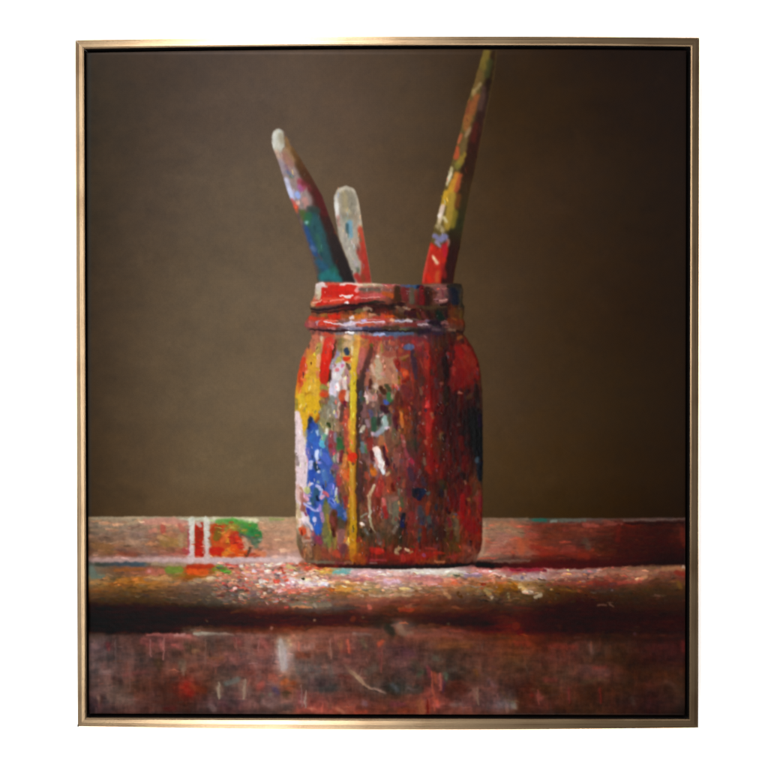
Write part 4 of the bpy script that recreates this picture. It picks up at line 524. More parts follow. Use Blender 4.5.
    for P, c in (([(326, 503, 2), (327, 520, 2.4), (325, 534, 2.4)], '#706a3c'), ([(328, 516, 1.4), (329, 530, 1.4)], '#a07830'), ([(334, 512, 3), (334, 528, 3.4)], '#5c2c1c'), ([(332, 519, 2), (334, 525, 2)], '#743834'), ([(341, 522, 3), (342, 528, 3)], '#4c4030'), ([(338, 476, 2), (339, 484, 2)], '#9c3c3c'), ([(344, 472, 3), (347, 478, 3)], '#d06434'), ([(350, 470, 2), (349, 476, 2)], '#c8501c'), ([(342, 488, 3), (344, 496, 3)], '#744430'), ([(346, 498, 2.4), (346, 506, 2)], '#842c28'), ([(340, 494, 1.2), (341, 506, 1)], '#4c3c20'), ([(348, 484, 1.6), (349, 496, 1.6)], '#7c4820'), ([(330, 533, 1.6), (329, 546, 1.6)], '#7c7838'), ([(335.5, 536, 1.6), (335, 548, 1.6)], '#8c7034'), ([(333, 530, 1.6), (334, 536, 1.6)], '#441814'), ([(318, 538, 2.6), (321, 542, 2.4)], '#8c3450'), ([(311, 540, 1.2), (304, 541.4, 1)], '#b89484'), ([(342, 532, 3.4), (341, 541, 3)], '#885854'), ([(348.6, 542, 1.8), (349, 544, 1.8)], '#d0a468'), ([(345, 546, 3), (343, 550, 3)], '#643438'), ([(336, 553, 3), (338, 556, 2.4)], '#a8422c'), ([(302, 529, 3), (303, 533, 2.8)], '#c8401c'), ([(308, 530, 2.4), (308.6, 536, 2.2)], '#dc9c84'), ([(303, 527, 1.6)], '#c86840'), ([(306, 537.6, 1.6), (309, 538.6, 1.4)], '#984c34'), ([(309, 546, 1.6), (310, 556, 1.6)], '#9c7050'), ([(300, 536, 1.6), (301, 552, 1.6)], '#6c5440'), ([(324, 552, 4), (330, 556, 3)], '#84402c'), ([(316, 548, 4), (318, 556, 4)], '#7c4a2c')):
        stroke(P, c, 1.2, .85, .7)
    # yellow run, full height
    stroke([(358.4, 380, 1.4), (358.2, 420, 1.5), (357.6, 470, 1.5), (358, 520, 1.6), (358, 540, 1.4)], ['#3c2c22', '#40281c', '#44301c', '#40281c', '#4c2c18'], 1.1, .85, .15)
    stroke([(357, 343, 3.4), (356, 354, 3), (354, 366, 2.8), (353.4, 385, 3), (353, 404, 3.1), (352.6, 425, 3), (352.4, 450, 2.9), (352.4, 475, 2.9), (352.6, 500, 3), (353, 525, 3.2), (353, 545, 3.4), (353, 558, 3)],
           ['#d09040', '#d0ac50', '#cc9c2c', '#ccb02c', '#c8a828', '#cc9c30', '#c0882c', '#b8842c', '#b88020', '#b08418', '#b87a1c', '#a05c1c'], .8, 1, 1.4, .6)
    stroke([(351.4, 372, .8), (351, 400, .9), (351, 420, .8)], '#d8c444', .8, .6, 1.5, .5); stroke([(352, 470, 1), (352.6, 520, 1)], '#c4943c', 1, .6, 1.5, .5); stroke([(355, 430, .9), (354.8, 520, .9)], '#94601c', .9, .7, 1.2, .5)
    stroke([(351, 455, 3), (354, 456, 3.4), (352, 459, 3)], '#cc3018', 1, 1, 1.3); stroke([(349, 450, 1.8), (350, 452, 1.8)], '#d8542c', .9, .85, 1); stroke([(355, 459, 1.4), (353, 463, 1.4)], '#b83c1c', .9, .85, 1); stroke([(350, 487, 1.8), (352, 494, 1.8)], '#c47830', 1.1, .7, 1.2); stroke([(350, 420, 1), (349, 436, 1)], '#d88438', .9, .8, 1)
    # mauve side of the yellow run
    stroke([(363, 351, 3.4), (361, 362, 3), (358.6, 372, 2.4)], ['#b45c50', '#b46460', '#a8605c'], 1.2, .9, .8); stroke([(372, 346, 2.4), (369, 358, 2.6), (365, 370, 2.8), (362, 384, 2.8), (360, 400, 2.2), (359, 414, 2)], ['#5c3424', '#54302a', '#4c2c28', '#3c2c28', '#34302c', '#442c2c'], 1.3, .9, .2); stroke([(368, 374, 2), (367, 384, 2.2)], '#a05c48', 1.1, .85, .6); stroke([(371, 380, 1.6), (370, 388, 1.6)], '#4c2018', 1, .85); stroke([(361, 392, 1.6), (361, 400, 1.4)], '#44505c', 1, .8); stroke([(363, 398, 2)], '#3c5034', 1.1, .8)
    # pink plaster-coloured patch
    poly([(376, 357), (380, 352), (388, 350.4), (396, 351), (397, 360), (396, 367), (398, 374), (400.5, 383), (396, 385.4), (389, 382.5), (383, 385), (379, 391), (374, 388), (373, 379), (369.5, 370), (369.5, 366), (374, 362)], '#a8785c', 1, .95, 1.2)
    for P, c in (([(378, 362, 3.4), (379, 376, 3.6)], '#b09c80'), ([(371.5, 366, 1.6), (374, 374, 1.6)], '#d8b09c'), ([(377.5, 356.4, 1.6), (378.5, 356.6, 1.4)], '#f0d8c8'), ([(386, 354, 4), (394, 354, 3)], '#94483a'), ([(384, 360, 4), (388, 370, 5), (394, 380, 3.6)], '#ac7058'), ([(390, 368, 1.4), (392, 371, 1.2)], '#8c5848'), ([(383, 374, 2)], '#bc8078'), ([(397, 362, 2.6), (399, 368, 2.2)], '#84201a'), ([(376, 384, 2), (377, 388, 2.2)], '#b8a08c'), ([(394, 382, 2), (397, 383, 1.6)], '#b47c54')):
        stroke(P, c, 1.3, .85, 1.1)
    for P, c in (([(386, 346, 2), (392, 349, 1.6)], '#84504a'), ([(378, 348, 1.4), (378, 352, 1.4)], '#c06c50'), ([(382, 346, 1.2), (382, 351, 1.2)], '#8c7438'), ([(372, 345, 1.8)], '#5c5420'), ([(392, 343, 2), (393, 344, 2)], '#a85040'), ([(397, 348, 1.4)], '#906860'), ([(407, 347, 3), (411, 347.4, 2.8)], '#4c5c84'), ([(402, 350, 2), (401, 349, 1.6)], '#94482c'), ([(403, 359, 1.6), (405, 360, 1.4)], '#5c3c0c'), ([(401, 358, 1.4), (408, 356, 1.4)], '#8c5c34'), ([(412, 360, 1), (416, 361, 1)], '#84504c'), ([(413, 352, 2.4), (415, 368, 2.6), (416, 378, 2)], '#34202c'), ([(404, 371, 3.2), (406.5, 376, 3)], '#b03c1c'), ([(404.5, 372, 1.6), (405.6, 374, 1.4)], '#d05c34'), ([(408, 378, 2), (404, 381, 1.6)], '#741a10'), ([(404, 388, 4), (410, 396, 4)], '#602426'), ([(399.5, 377, 1), (399.6, 383, 1)], '#8c5c18')):
        stroke(P, c, 1.1, .88, .8)
    # lower dabs of the middle
    for P, c in (([(368, 395, 3), (372, 399, 3.6)], '#b08a80'), ([(366.6, 396, 1.2), (367, 402, 1.4)], '#e0c4c0'), ([(375, 387, 1.5), (377, 386, 1.4)], '#d4b4a4'), ([(375, 394, 1.6), (376, 400, 1.6)], '#b87c74'), ([(381, 388, 2.6), (384, 392, 2.6)], '#3c1e12'), ([(387, 386, 2.4), (389, 389, 2.4)], '#3c3c24'), ([(388.5, 394, 2.6), (390, 399, 2.8)], '#34683c'), ([(393, 395, 1.6), (392, 398, 1.4)], '#8c8468'), ([(394, 388, 1.8), (396, 388, 1.6)], '#84241c'), ([(385, 401.6, 2.2), (387, 402.6, 2)], '#3c58b4'), ([(398, 392, 2), (397, 400, 2)], '#542418'), ([(380, 396, 2), (382, 402, 2)], '#60382c'),
                 ([(365, 404, 2), (364, 416, 2.4)], '#7c5454'), ([(370, 412, 2.4), (371, 417, 2)], '#54506c'), ([(373, 405, 2)], '#a07868'), ([(367, 421, 2), (368, 426, 2)], '#94747c'), ([(374, 420, 2.8), (374, 430, 2.6)], '#2c4c38'), ([(379, 418, 2), (378, 424, 2)], '#34302c'), ([(382, 414, 1.2), (380, 415, 1)], '#b89494'), ([(383, 408, 3), (386, 411, 3)], '#341420'), ([(384.5, 418, 2.4), (385.5, 424, 2.8), (382, 430, 2.6), (377, 435, 2.4), (373, 434, 1.6)], ['#94b4ac', '#a4b4b0', '#98a4a8', '#8c90a8', '#c0a4b0']), ([(386.4, 428, 1.8), (388, 428, 1.4)], '#dcc4d0'), ([(391, 408, 2), (392, 412, 1.6)], '#94583c'), ([(389, 418, 1.6), (390, 424, 1.6)], '#505038'), ([(395, 418, 2.4), (396, 428, 2.4)], '#4c1c24'),
                 ([(361.5, 430, 2), (363, 428, 2.4)], '#b4a894'), ([(360.6, 432, 1.2)], '#dcd4c8'), ([(363, 436, 2), (364, 442, 2)], '#6c3c34'), ([(362.5, 444, 2.6), (363, 451, 2.4)], '#64787c'), ([(366, 446, 1.2), (366.4, 452, 1.2)], '#447048'), ([(370, 440, 3), (371, 448, 2.6)], '#8c3028'), ([(382, 438, 2.4), (381, 443, 2.4)], '#a86440'), ([(388, 434, 3), (389, 444, 3)], '#6c4436'), ([(394, 430, 2), (393, 440, 1.4)], '#5c5038'), ([(398, 434, 2), (396, 442, 2)], '#74503c'), ([(402, 436, 2), (404, 446, 1.8)], '#8c4844'), ([(404, 442, 1.6)], '#9c6c64'), ([(372, 452, 2), (373, 460, 2)], '#501c1c'), ([(383.5, 448, 1.4), (386, 458, 1.6), (388, 466, 1.6)], '#341420'),
                 ([(397, 456, 4), (396, 464, 4)], '#7c4840'), ([(405, 450, 2), (407, 456, 2)], '#843840'), ([(410, 460, 2.4), (413, 462, 2.2)], '#94243a'), ([(402, 461, 2)], '#54484c'), ([(371, 466, 2), (373, 470, 3), (374, 474, 2.4)], ['#8c3c18', '#d07018', '#c8641c']), ([(366, 473, 2), (367, 477, 2)], '#9c4430'), ([(373, 479, 1.4), (371, 482, 1.2)], '#5c2c10'), ([(365, 464, 2), (366, 468, 1.6)], '#4c3020'), ([(360, 470, 2), (360, 500, 2)], '#482c2c'),
                 ([(387, 475, 1.6), (390, 472, 1.3)], '#c4946c'), ([(389, 470, 1), (392, 473, 1)], '#54402c'), ([(380, 480, 3), (381, 486, 3), (378, 494, 3)], '#94302a'), ([(389, 480, 3), (390, 492, 3)], '#8c4028'), ([(393, 484, 2), (393, 490, 2)], '#54180e'), ([(399, 478, 1.4), (398, 480, 1)], '#80242c'), ([(404, 480, 1.8), (403, 486, 1.8)], '#7c4434'), ([(378, 499, 2), (379, 512, 2.4)], '#642418'), ([(383.6, 499, 1.6), (384.6, 506, 1.9)], '#c4645c'), ([(385, 508, 2.2), (386, 516, 2.2)], '#942422'), ([(381, 512, 1.2), (380, 515, 1.2)], '#a45048'), ([(399, 490, 1.6), (399, 494, 1.4)], '#6c6450'), ([(393, 500, 1.8), (397, 498, 2)], '#8c5c50'), ([(397, 504, 3.6), (396, 514, 3.4), (394, 522, 2.8)], '#665f4c'), ([(402, 498, 1.2), (402.6, 506, 1.4)], '#40482c'), ([(397, 525, 2), (394, 532, 2)], '#6c5c50'),
                 ([(403.6, 515, 2), (402.4, 520, 2.4), (402, 525, 2.4)], ['#14181c', '#181a34', '#161c4c']), ([(407, 523, 1.4), (406, 527, 1.2)], '#341a14'), ([(411, 514, 3), (414, 520, 3)], '#6c2422'), ([(408, 490, 2), (410, 498, 2)], '#542028'), ([(414, 490, 2), (415, 496, 2.4)], '#14161c'), ([(418, 491, 3.2), (423, 492, 3), (419, 498, 2.4)], ['#0c1420', '#0c1c34', '#10142c']), ([(427, 494, 1.6), (429, 493, 1.2)], '#3c4444'), ([(424, 484, 2.4), (423, 478, 2)], '#30202c'), ([(410, 470, 3), (412, 478, 3)], '#3c2430'), ([(428, 505, 2), (427, 513, 2.4)], '#702410'), ([(420, 508, 2.4), (421, 516, 2.4)], '#343038'), ([(428, 517, 2), (430, 522, 2)], '#343a38'), ([(414, 526, 2), (424, 528, 2)], '#54241a')):
        stroke(P, c, 1.1, .88, .8)
    stroke([(401, 411, 1.5), (401.6, 418, 1.7), (402, 427, 1.5)], ['#b8743c', '#c06424', '#a8643c'], .9, 1, 1); stroke([(398, 408, 2), (406, 412, 2.4)], '#74300c', 1.2, .8, .6); stroke([(405.6, 414, 1.4), (406, 424, 1.2)], '#6c2414', 1, .8); stroke([(399, 430, 1), (400, 430, 1)], '#8c6434', .9, .8)
    # white blob
    stroke([(376, 448.6, 3), (378, 452, 3.2), (379, 459, 3.4), (381.6, 465, 3.4), (383, 470, 2.8), (383.6, 473, 1.8)], ['#e8c8bc', '#e4d4d0', '#e4dcd8', '#e0ccc8', '#dce0e0', '#d8d8dc'], .8, 1, 1.7); stroke([(379.4, 455, 1), (381, 463, 1.2)], '#f0eae6', .8, .8, 1.8); stroke([(375.4, 458, 1.4), (377.6, 463, 1.4)], '#d08c84', .9, .85, 1.3)
    # pale tail
    stroke([(374.4, 485, 1.5), (372.4, 490, 1.8), (369.4, 496, 2), (369.4, 504, 1.6), (370.6, 512, 1.5), (370.4, 520, 1.4), (372, 526, 1.2), (375, 532, 1.2)], ['#d8b8a0', '#b89878', '#b89070', '#a48868', '#a89c88', '#989070', '#988468', '#786450'], .8, 1, 1.2)
    stroke([(361, 517, 1.2), (367, 514, 1.2)], '#8c8878', .9, .85, .7); stroke([(361.4, 524, 1.6), (364, 524.6, 1.3)], '#d8bcb0', .8, 1, 1); stroke([(361, 520, 1), (366, 521, 1)], '#7c5c58', .9, .8); stroke([(365, 530, 2), (367, 534, 2)], '#5c5c54', 1.1, .8); stroke([(361, 530, 1.8), (362, 536, 1.8)], '#2c2414', 1.1, .85); stroke([(371, 530, 1.4), (370.6, 532, 1.2)], '#2c180c', 1, .85); stroke([(378, 534, 2), (379, 543, 2)], '#604a44', 1.2, .8); stroke([(380, 543, 1.6)], '#846458', 1, .8)
    # bottom
    stroke([(372, 550, 3), (376, 551, 3.6), (382, 551.4, 2.6)], ['#8c2018', '#b02a20', '#a4241c'], 1.1, .95, .9); stroke([(396, 550, 1.4), (397.4, 554, 2)], '#a08060', .9, .95, .8); stroke([(398, 549, 1.3), (400.6, 547.6, 1.3)], '#94805c', .9, .9, .8); stroke([(406, 549, 1.5), (408, 550, 1.7)], '#c09878', .9, .95, .9); stroke([(409.6, 553, 1.4), (412, 552, 1.2)], '#8c6c44', .9, .85, .8); stroke([(412, 546, 1.2), (414, 547, 1)], '#34341c', .9, .8)
    stroke([(386, 556, 3), (402, 558, 3.4), (424, 556, 3.4), (436, 554, 2.4)], ['#6c1c12', '#7c2418', '#841a12', '#74140c'], 1.8, .8, .8); stroke([(402, 556, 2), (404, 560, 2)], '#942824', 1.1, .75, .8); stroke([(371, 560, 1), (386, 560, 1)], '#94343c', .9, .75, .8); stroke([(356, 558, 3), (364, 561, 2.6)], '#904018', 1.5, .85, .7); stroke([(362, 544, 2), (360, 552, 2)], '#6c3010', 1.3, .75); stroke([(358, 541, 2), (360, 538, 1.8)], '#883020', 1.2, .75, .7)
    stroke([(434, 553, 1.2), (444, 552.6, 1.2)], '#841c10', .9, .8, .8); stroke([(426, 548, 1.2), (436, 549, 1.2)], '#8c2c28', .9, .7, .8); stroke([(435, 561, 1.2), (444, 562, 1.1)], '#9c5838', .9, .8, .8); stroke([(448, 557, 1.5), (456, 556, 1.4)], '#6c1c1c', 1, .75); stroke([(466, 548, 3), (472, 551, 3)], '#6c3226', 1.6, .75, .7); stroke([(468, 556, 2), (470, 555, 1.6)], '#4c1c14', 1.1, .7); stroke([(476, 548, 1.4), (478, 543, 1.4)], '#3c100c', 1.1, .75); stroke([(477, 555, 1.2), (474, 560, 1.2)], '#8c5c4c', 1, .6)
    stroke([(311, 561.6, 1.3), (322, 562.6, 1.5), (334, 562.6, 1.4)], ['#74604c', '#6c6450', '#7c5c48'], .9, .85, .9); stroke([(336, 563, 1.4), (344, 563.6, 1.4)], '#7c3a3c', 1, .8, .7); stroke([(345, 562.6, 1.3), (352, 563, 1.3)], '#8c5844', .9, .8, .8); stroke([(370, 563.4, 1), (377, 563.4, 1)], '#7c5c58', .9, .8, .7)
    stroke([(308, 565, 1.3), (322, 565.6, 1.5), (338, 567, 1.6)], ['#7c3828', '#6c1c14', '#741c14'], 1, .9, .5); stroke([(318, 565, 1.2), (332, 566, 1)], '#3c1c16', 1, .7)
    stroke([(340, 567, 2), (360, 567.4, 2.2), (400, 568, 2.4), (440, 567.6, 2.6), (466, 566, 2.6), (476, 563, 2)], ['#3c140c', '#20120c', '#1c0c0a', '#120808', '#0c0606', '#120608'], 1.2, .95, .2)


def rightside():
    stroke([(427, 344, 2.6), (427, 362, 3), (427, 382, 3), (428, 402, 3.2), (428.4, 425, 3.2), (429, 450, 3.2), (430.6, 468, 3)], ['#74201c', '#842018', '#5c1210', '#6c1014', '#801c18', '#64140c', '#681014'], 1.4, .9, 1)
    for P, c in (([(427, 352, 2), (427.6, 356, 2)], '#882424'), ([(427.4, 403, 2), (428, 406, 2)], '#a42c2c'), ([(431.6, 414, 1.6), (433, 418, 1.6)], '#80442c'), ([(428, 426, 2.4), (429, 430, 2.4)], '#8c1c1c'), ([(426, 442, 1.6), (427, 444, 1.4)], '#804030'), ([(423, 422, 1.4), (424, 424, 1.2)], '#6c3420'), ([(431, 453, 2), (431, 464, 2.4)], '#641014'), ([(424, 458, 1.4), (425, 464, 1.4)], '#604a3c'), ([(428, 468, 2.6), (430, 472, 2.4)], '#74180e'), ([(420, 389, 1.6), (421, 394, 1.6)], '#6c4434'),
                 ([(420, 345, 2), (422, 343, 2)], '#7c3c34'), ([(447, 354, 1.5), (448, 358, 1.3)], '#4c3a48'), ([(444, 360, 3), (446, 376, 3)], '#160808'), ([(440, 366, 2.4), (441, 380, 2.4)], '#301410'), ([(436, 380, 2), (437, 388, 2)], '#3c2024'), ([(441, 384, 1.6), (443, 383, 1.2)], '#64322c'), ([(446, 390, 3), (446, 402, 3)], '#1c1412'), ([(440, 395, 2), (441, 402, 2)], '#3c1c20')):
        stroke(P, c, 1.2, .85, .7)
    poly([(454, 345), (460, 343), (468, 343), (473, 352), (478, 364), (480, 378), (472, 384), (462, 388), (452, 392), (449, 380), (452, 366)], '#560d0a', 2, .9, .8)
    for P, c in (([(458, 350, 3.6), (462, 356, 3)], '#680a08'), ([(468, 356, 4), (473, 364, 3.4)], '#5c160e'), ([(465, 347, 2.6), (468, 350, 2)], '#6c1a14'), ([(453, 369, 2), (454, 374, 2)], '#701818'), ([(460, 372, 3.4), (459, 382, 3.4)], '#500404'), ([(478, 368, 1.6), (478, 373, 1.6)], '#70201c'), ([(453, 352, 1.6), (454, 358, 1.4)], '#2c0806'), ([(449, 347, 2.4), (451, 344, 2)], '#2c0a08'), ([(470, 378, 2.4), (472, 374, 2)], '#481410'), ([(474, 380, 1.6), (476, 382, 1.4)], '#2c0c0a'), ([(459, 392.6, 1.5), (461.4, 392.6, 1.3)], '#805048'), ([(468, 391, 2)], '#1e0a08'), ([(471, 396, 2.4), (468, 398, 2)], '#342014'), ([(476, 386, 2.4), (477, 400, 2.8)], '#160e10'), ([(459, 398, 2.4), (460, 408, 2.4)], '#301414'), ([(453, 396, 2.4), (454, 408, 2.4)], '#260a08'), ([(450, 384, 2.4), (456, 388, 2)], '#4c0e08')):
        stroke(P, c, 1.4, .85, .7)
    stroke([(474, 412, 5), (476, 428, 5.4), (477, 445, 4.6), (478.6, 460, 3), (480, 474, 2.4)], ['#100808', '#08080a', '#070c12', '#08101a', '#10141e'], 1.8, .92, .4); stroke([(479, 416, 2), (480, 426, 2)], '#140c1e', 1.2, .85, .4); stroke([(476.6, 458, 1.6), (477, 462, 1.6)], '#2c3c48', 1.1, .85, .6); stroke([(481.6, 412, 1), (481, 400, 1)], '#3a2420', 1, .7)
    for P, c in (([(459, 412, 2), (459, 426, 1.6)], '#2c1410'), ([(459, 425, 1.6)], '#382628'), ([(442, 434, 2), (441, 438, 1.6)], '#54402a'), ([(444, 435, 2), (444, 440, 2)], '#1c0e08'), ([(447, 440, 1.4), (447, 448, 1.4)], '#381824'), ([(460, 438, 3), (462, 448, 3)], '#441008'), ([(448, 454, 2.4), (450, 462, 2.4)], '#481010'), ([(454, 450, 2), (455, 460, 2)], '#201006'), ([(464, 458, 2.4), (463, 468, 2.4)], '#440e0a'), ([(441, 458, 1.6), (441, 462, 1.6)], '#281008'), ([(446, 418, 2.4), (446, 430, 2)], '#280814'), ([(459, 470, 2.4), (457, 474, 2)], '#3c161a'), ([(462, 474, 2.4), (464, 478, 2)], '#18100c'),
                 ([(437, 470, 2.4), (434, 480, 2.4)], '#4c1410'), ([(465, 481, 1.3), (465.6, 484, 1.2)], '#6c4438'), ([(478, 470, 2), (480, 478, 1.6)], '#0c1018'), ([(476, 484, 2.4), (474, 494, 2.4)], '#402214'), ([(442, 484, 3), (444, 488, 2.4)], '#2c2008'), ([(441, 490, 1.8), (442, 496, 1.8)], '#18121e'), ([(445, 490, 1.2), (445.6, 496, 1.2)], '#4c3430'), ([(467, 488, 3), (469, 496, 3)], '#4a0c0a'), ([(463, 496, 2.4), (462, 510, 2.6), (462, 516, 2)], '#6c0a06'), ([(459, 513, 2), (463, 518, 2)], '#740e0c'), ([(471, 496, 1.4), (472, 502, 1.4)], '#402414'), ([(476, 496, 1.6), (477, 508, 1.8)], '#64201a'), ([(480.6, 497, 1.2), (480, 508, 1.2)], '#5c1420'), ([(473, 504, 2.4), (474, 514, 2.6)], '#421606'), ([(449, 500, 1.6), (450, 506, 1.6)], '#44141c'), ([(448, 509, 2.4), (449, 512, 2)], '#1c0606'),
                 ([(454, 514, 1.8), (456, 520, 2)], '#4a3626'), ([(457, 521, 2.4), (457, 532, 2.4), (458, 540, 1.8)], ['#54402c', '#543c28', '#4c3420']), ([(449, 518, 1.8), (450, 526, 1.8)], '#541018'), ([(468, 524, 5), (474, 530, 5)], '#640c08'), ([(470, 536, 4), (476, 538, 3)], '#5c180f'), ([(451, 532, 1.8), (451, 538, 1.6)], '#441004'), ([(441, 528, 3.4), (442, 538, 3.4)], '#301409'), ([(424, 528, 2.4), (425, 540, 2.4)], '#54180f'), ([(452, 546, 3), (458, 550, 2.6)], '#40280e'), ([(436, 547, 2.4), (438, 546, 2)], '#4c2024'), ([(420, 530, 1.6), (419, 540, 1.6)], '#203034'), ([(432, 506, 3), (436, 512, 3)], '#401a12'), ([(434, 520, 2), (436, 524, 2)], '#341418')):
        stroke(P, c, 1.4, .85, .7)


def jar_paint():
    broken(); neck(); body(); rightside()
    dabs(160, (300, 480, 342, 560), (1.5, 4), (.5, .9), False, .3, 63, jm > .9, ['#e0a090', '#d8c8c0', '#c84030', '#301410'], .4, (.5, .95), 1.1, .08)


inb(jm, jar_paint)
# thin shadow edge of the glass on its right and light edge on its left
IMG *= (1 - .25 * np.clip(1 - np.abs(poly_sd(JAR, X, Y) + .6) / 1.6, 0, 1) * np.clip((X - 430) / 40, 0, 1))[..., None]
# wet-in-wet blending: soften the edges of the strokes, most on the thinly scumbled front board
bm_ = np.clip(b1m + b2m + b3m - jm, 0, 1)[..., None]
soft1 = blur(IMG, .55, .6) * (1 - bm_) + blur(IMG, .95, 1.2) * bm_
FR = np.interp(X, [80, 400, 500, 700], [634, 632, 640, 640])
wb = np.clip((Y - FR) / 4, 0, 1)[..., None] * np.clip(1 - poly_sd([(343, 664), (348, 668), (362, 679), (370, 687), (386, 692), (384, 695), (366, 690), (350, 674)], X, Y) / -2, 0, 1)[..., None]
soft2 = .5 * soft1 + .5 * blur(IMG, 2.2, 2.8)
IMG[:] = soft1 * (1 - wb) + soft2 * wb
G1, G2 = noise(1.5, 1.5, 1, 31), noise(3.0, 11, 3, 32)
G3, G4 = noise(9, 3, 3, 33), noise(22, 16, 3, 34)
IMG *= (1 + .015 * G1 + .02 * N2 * tab_a[..., 0])[..., None]
w_ = wb[..., 0]
IMG *= (1 + w_ * (.02 + .10 * G2 + .12 * G3 + .20 * G4 + .13 * N5 + .06 * N2b))[..., None]
IMG += (w_ * (.022 * G4 + .014 * G2))[..., None] * np.array([1, -.15, -.35]) * np.clip(IMG.mean(-1, keepdims=True) * 4, 0, 1)
# the front board is dusty: a little grey pink dragged over the red, most at the left and centre
dust = (w_ * np.clip(.02 + .08 * G2 + .2 * G4 + .1 * G3, 0, .3) * np.clip((640 - X) / 260, .15, 1))[..., None]
IMG[:] = IMG * (1 - dust) + np.array([.47, .37, .34]) * dust
# hollow and right end of the ledge
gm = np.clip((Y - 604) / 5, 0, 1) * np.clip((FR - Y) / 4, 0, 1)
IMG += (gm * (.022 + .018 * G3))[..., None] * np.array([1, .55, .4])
rm = tab_a[..., 0] * np.clip((X - 540) / 90, 0, 1) * (1 - jm)
IMG *= (1 + .16 * rm)[..., None]; IMG += (rm * .012)[..., None] * np.array([1, .6, .45])
# lighter, more broken right half of the jar
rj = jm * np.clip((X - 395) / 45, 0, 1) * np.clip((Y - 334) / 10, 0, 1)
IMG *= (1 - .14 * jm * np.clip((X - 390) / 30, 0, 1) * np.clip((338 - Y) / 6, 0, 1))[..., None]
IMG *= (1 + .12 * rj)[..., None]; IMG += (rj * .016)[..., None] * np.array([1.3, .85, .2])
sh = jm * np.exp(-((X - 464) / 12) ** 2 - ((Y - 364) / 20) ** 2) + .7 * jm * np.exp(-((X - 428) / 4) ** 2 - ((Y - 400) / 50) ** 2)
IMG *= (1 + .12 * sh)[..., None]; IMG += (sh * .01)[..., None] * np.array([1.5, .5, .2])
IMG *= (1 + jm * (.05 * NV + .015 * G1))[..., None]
IMG[:] = np.clip(IMG, .004, 1)


gy = IMG.mean(-1, keepdims=True)
IMG[:] = IMG + (gy * np.array([1.15, .96, .9]) - IMG) * (.22 * rm)[..., None]
bgm = (1 - tab_a[..., 0]) * (1 - jm) * (1 - bm_[..., 0]) * np.clip((X - 480) / 120, 0, 1)
IMG += (bgm * .014)[..., None] * np.array([-.3, .2, 1])
IMG[:] = IMG + (gy * np.array([1.1, .97, .93]) - IMG) * (.1 * rj + .04 * w_)[..., None]


# a little more contrast in the jar's paint
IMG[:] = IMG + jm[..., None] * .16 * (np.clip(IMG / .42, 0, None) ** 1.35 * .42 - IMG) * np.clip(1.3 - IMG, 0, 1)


# last crisp touches on top of the blended paint
def jar_crisp():
    dabs(230, (392, 482, 338, 558), (1, 5), (.7, 2.), False, .28, 71, jm > .9, ['#b83028', '#3c4878', '#a87068', '#b06030', '#6c5848', '#1c1010', '#a04820', '#9c5028', '#b83018'], .6, (.35, .8), .9, .06)
    dabs(300, (300, 400, 338, 558), (1.5, 5), (.5, 1.1), False, .26, 72, jm > .9, ['#e0a080', '#d8c8d0', '#c84030', '#2c1814', '#708060', '#d8a040'], .45, (.4, .9), 1., .05)
    dabs(90, (308, 462, 284, 336), (1.5, 5), (.5, 1.), True, .3, 73, jm > .9, ['#e8d8d8', '#c84030', '#2c1814', '#a890b0', '#c08060'], .5, (.4, .9), 1., .05)
    r = np.random.default_rng(74)
    for _ in range(150):                                    # tiny wet lights
        x = 298 + 160 * r.random() ** 1.3; y = r.uniform(288, 556); j, i = pick(x, y)
        c = np.clip(IMG[j, i] * .35 + np.array([.62, .55, .55]) * (1.05 - .75 * (x - 298) / 184), 0, 1)
        stroke([(x, y, .5), (x + r.normal(0, .6), y + r.uniform(.6, 2.4), .5)], c, .6, r.uniform(.4, .9), 1.1)
    for P, c in (([(340, 296, .8), (352, 295.6, 1)], '#f4dcd8'), ([(324, 322, .8), (345, 325, .9), (352, 324, 1.2)], '#e8d0d4'), ([(352, 323.6, 1), (362, 322.6, .8), (384, 322, .8)], '#d8b8c4'), ([(396, 321.4, .9), (412, 321.4, .9)], '#b8a8b0'),
                 ([(418, 325, .8), (428, 324.8, .9)], '#a88c90'), ([(374, 334.6, .8), (385, 334.6, .9)], '#a8acd0'), ([(345, 333, .9), (353, 332.8, 1)], '#f8f0f0'), ([(330, 301, .7), (344, 299.6, .7)], '#f08070'), ([(362, 298, .7), (380, 297.6, .7)], '#d88880'), ([(440, 300.6, .7), (447, 300, .7)], '#b88078'),
                 ([(314, 303, .7), (322, 300, .7)], '#e8a890'), ([(325, 320.6, .6), (338, 321, .6)], '#e87860'), ([(366, 319.6, .6), (380, 319.6, .6)], '#d08078')):
        stroke(P, c, .6, .85, 1.2)
    for P in ([(311, 309.4, 1), (326, 309.6, 1.2), (345, 305.6, 1.1), (372, 304.4, 1), (396, 305.5, .9)], [(312, 312, .7), (330, 312.4, .8), (356, 308.6, .8)], [(310, 329.6, .7), (330, 330.4, 1), (352, 330.6, .6), (378, 331, .9), (410, 330.8, 1)]):
        stroke(P, '#1c0c0c', .9, .7, .1)
inb(jm, jar_crisp)
WM = w_ > .8
dabs(300, (92, 560, 638, 712), (3, 10), (.5, 1.4), False, .13, 75, WM, ['#a08478', '#8c5850', '#3c2420', '#7c6c60', '#9c4838'], .4, (.15, .42), .5, .03)
dabs(360, (92, 560, 636, 712), (3, 12), (.4, 1.), True, .16, 76, WM, ['#a08478', '#8c5850', '#3c2420', '#9c4838'], .45, (.2, .55), .5, .03)
dabs(160, (540, 686, 636, 712), (3, 10), (.5, 1.4), False, .12, 77, WM, ['#6c3020', '#5c4030', '#301410'], .4, (.12, .35), .4, .03)
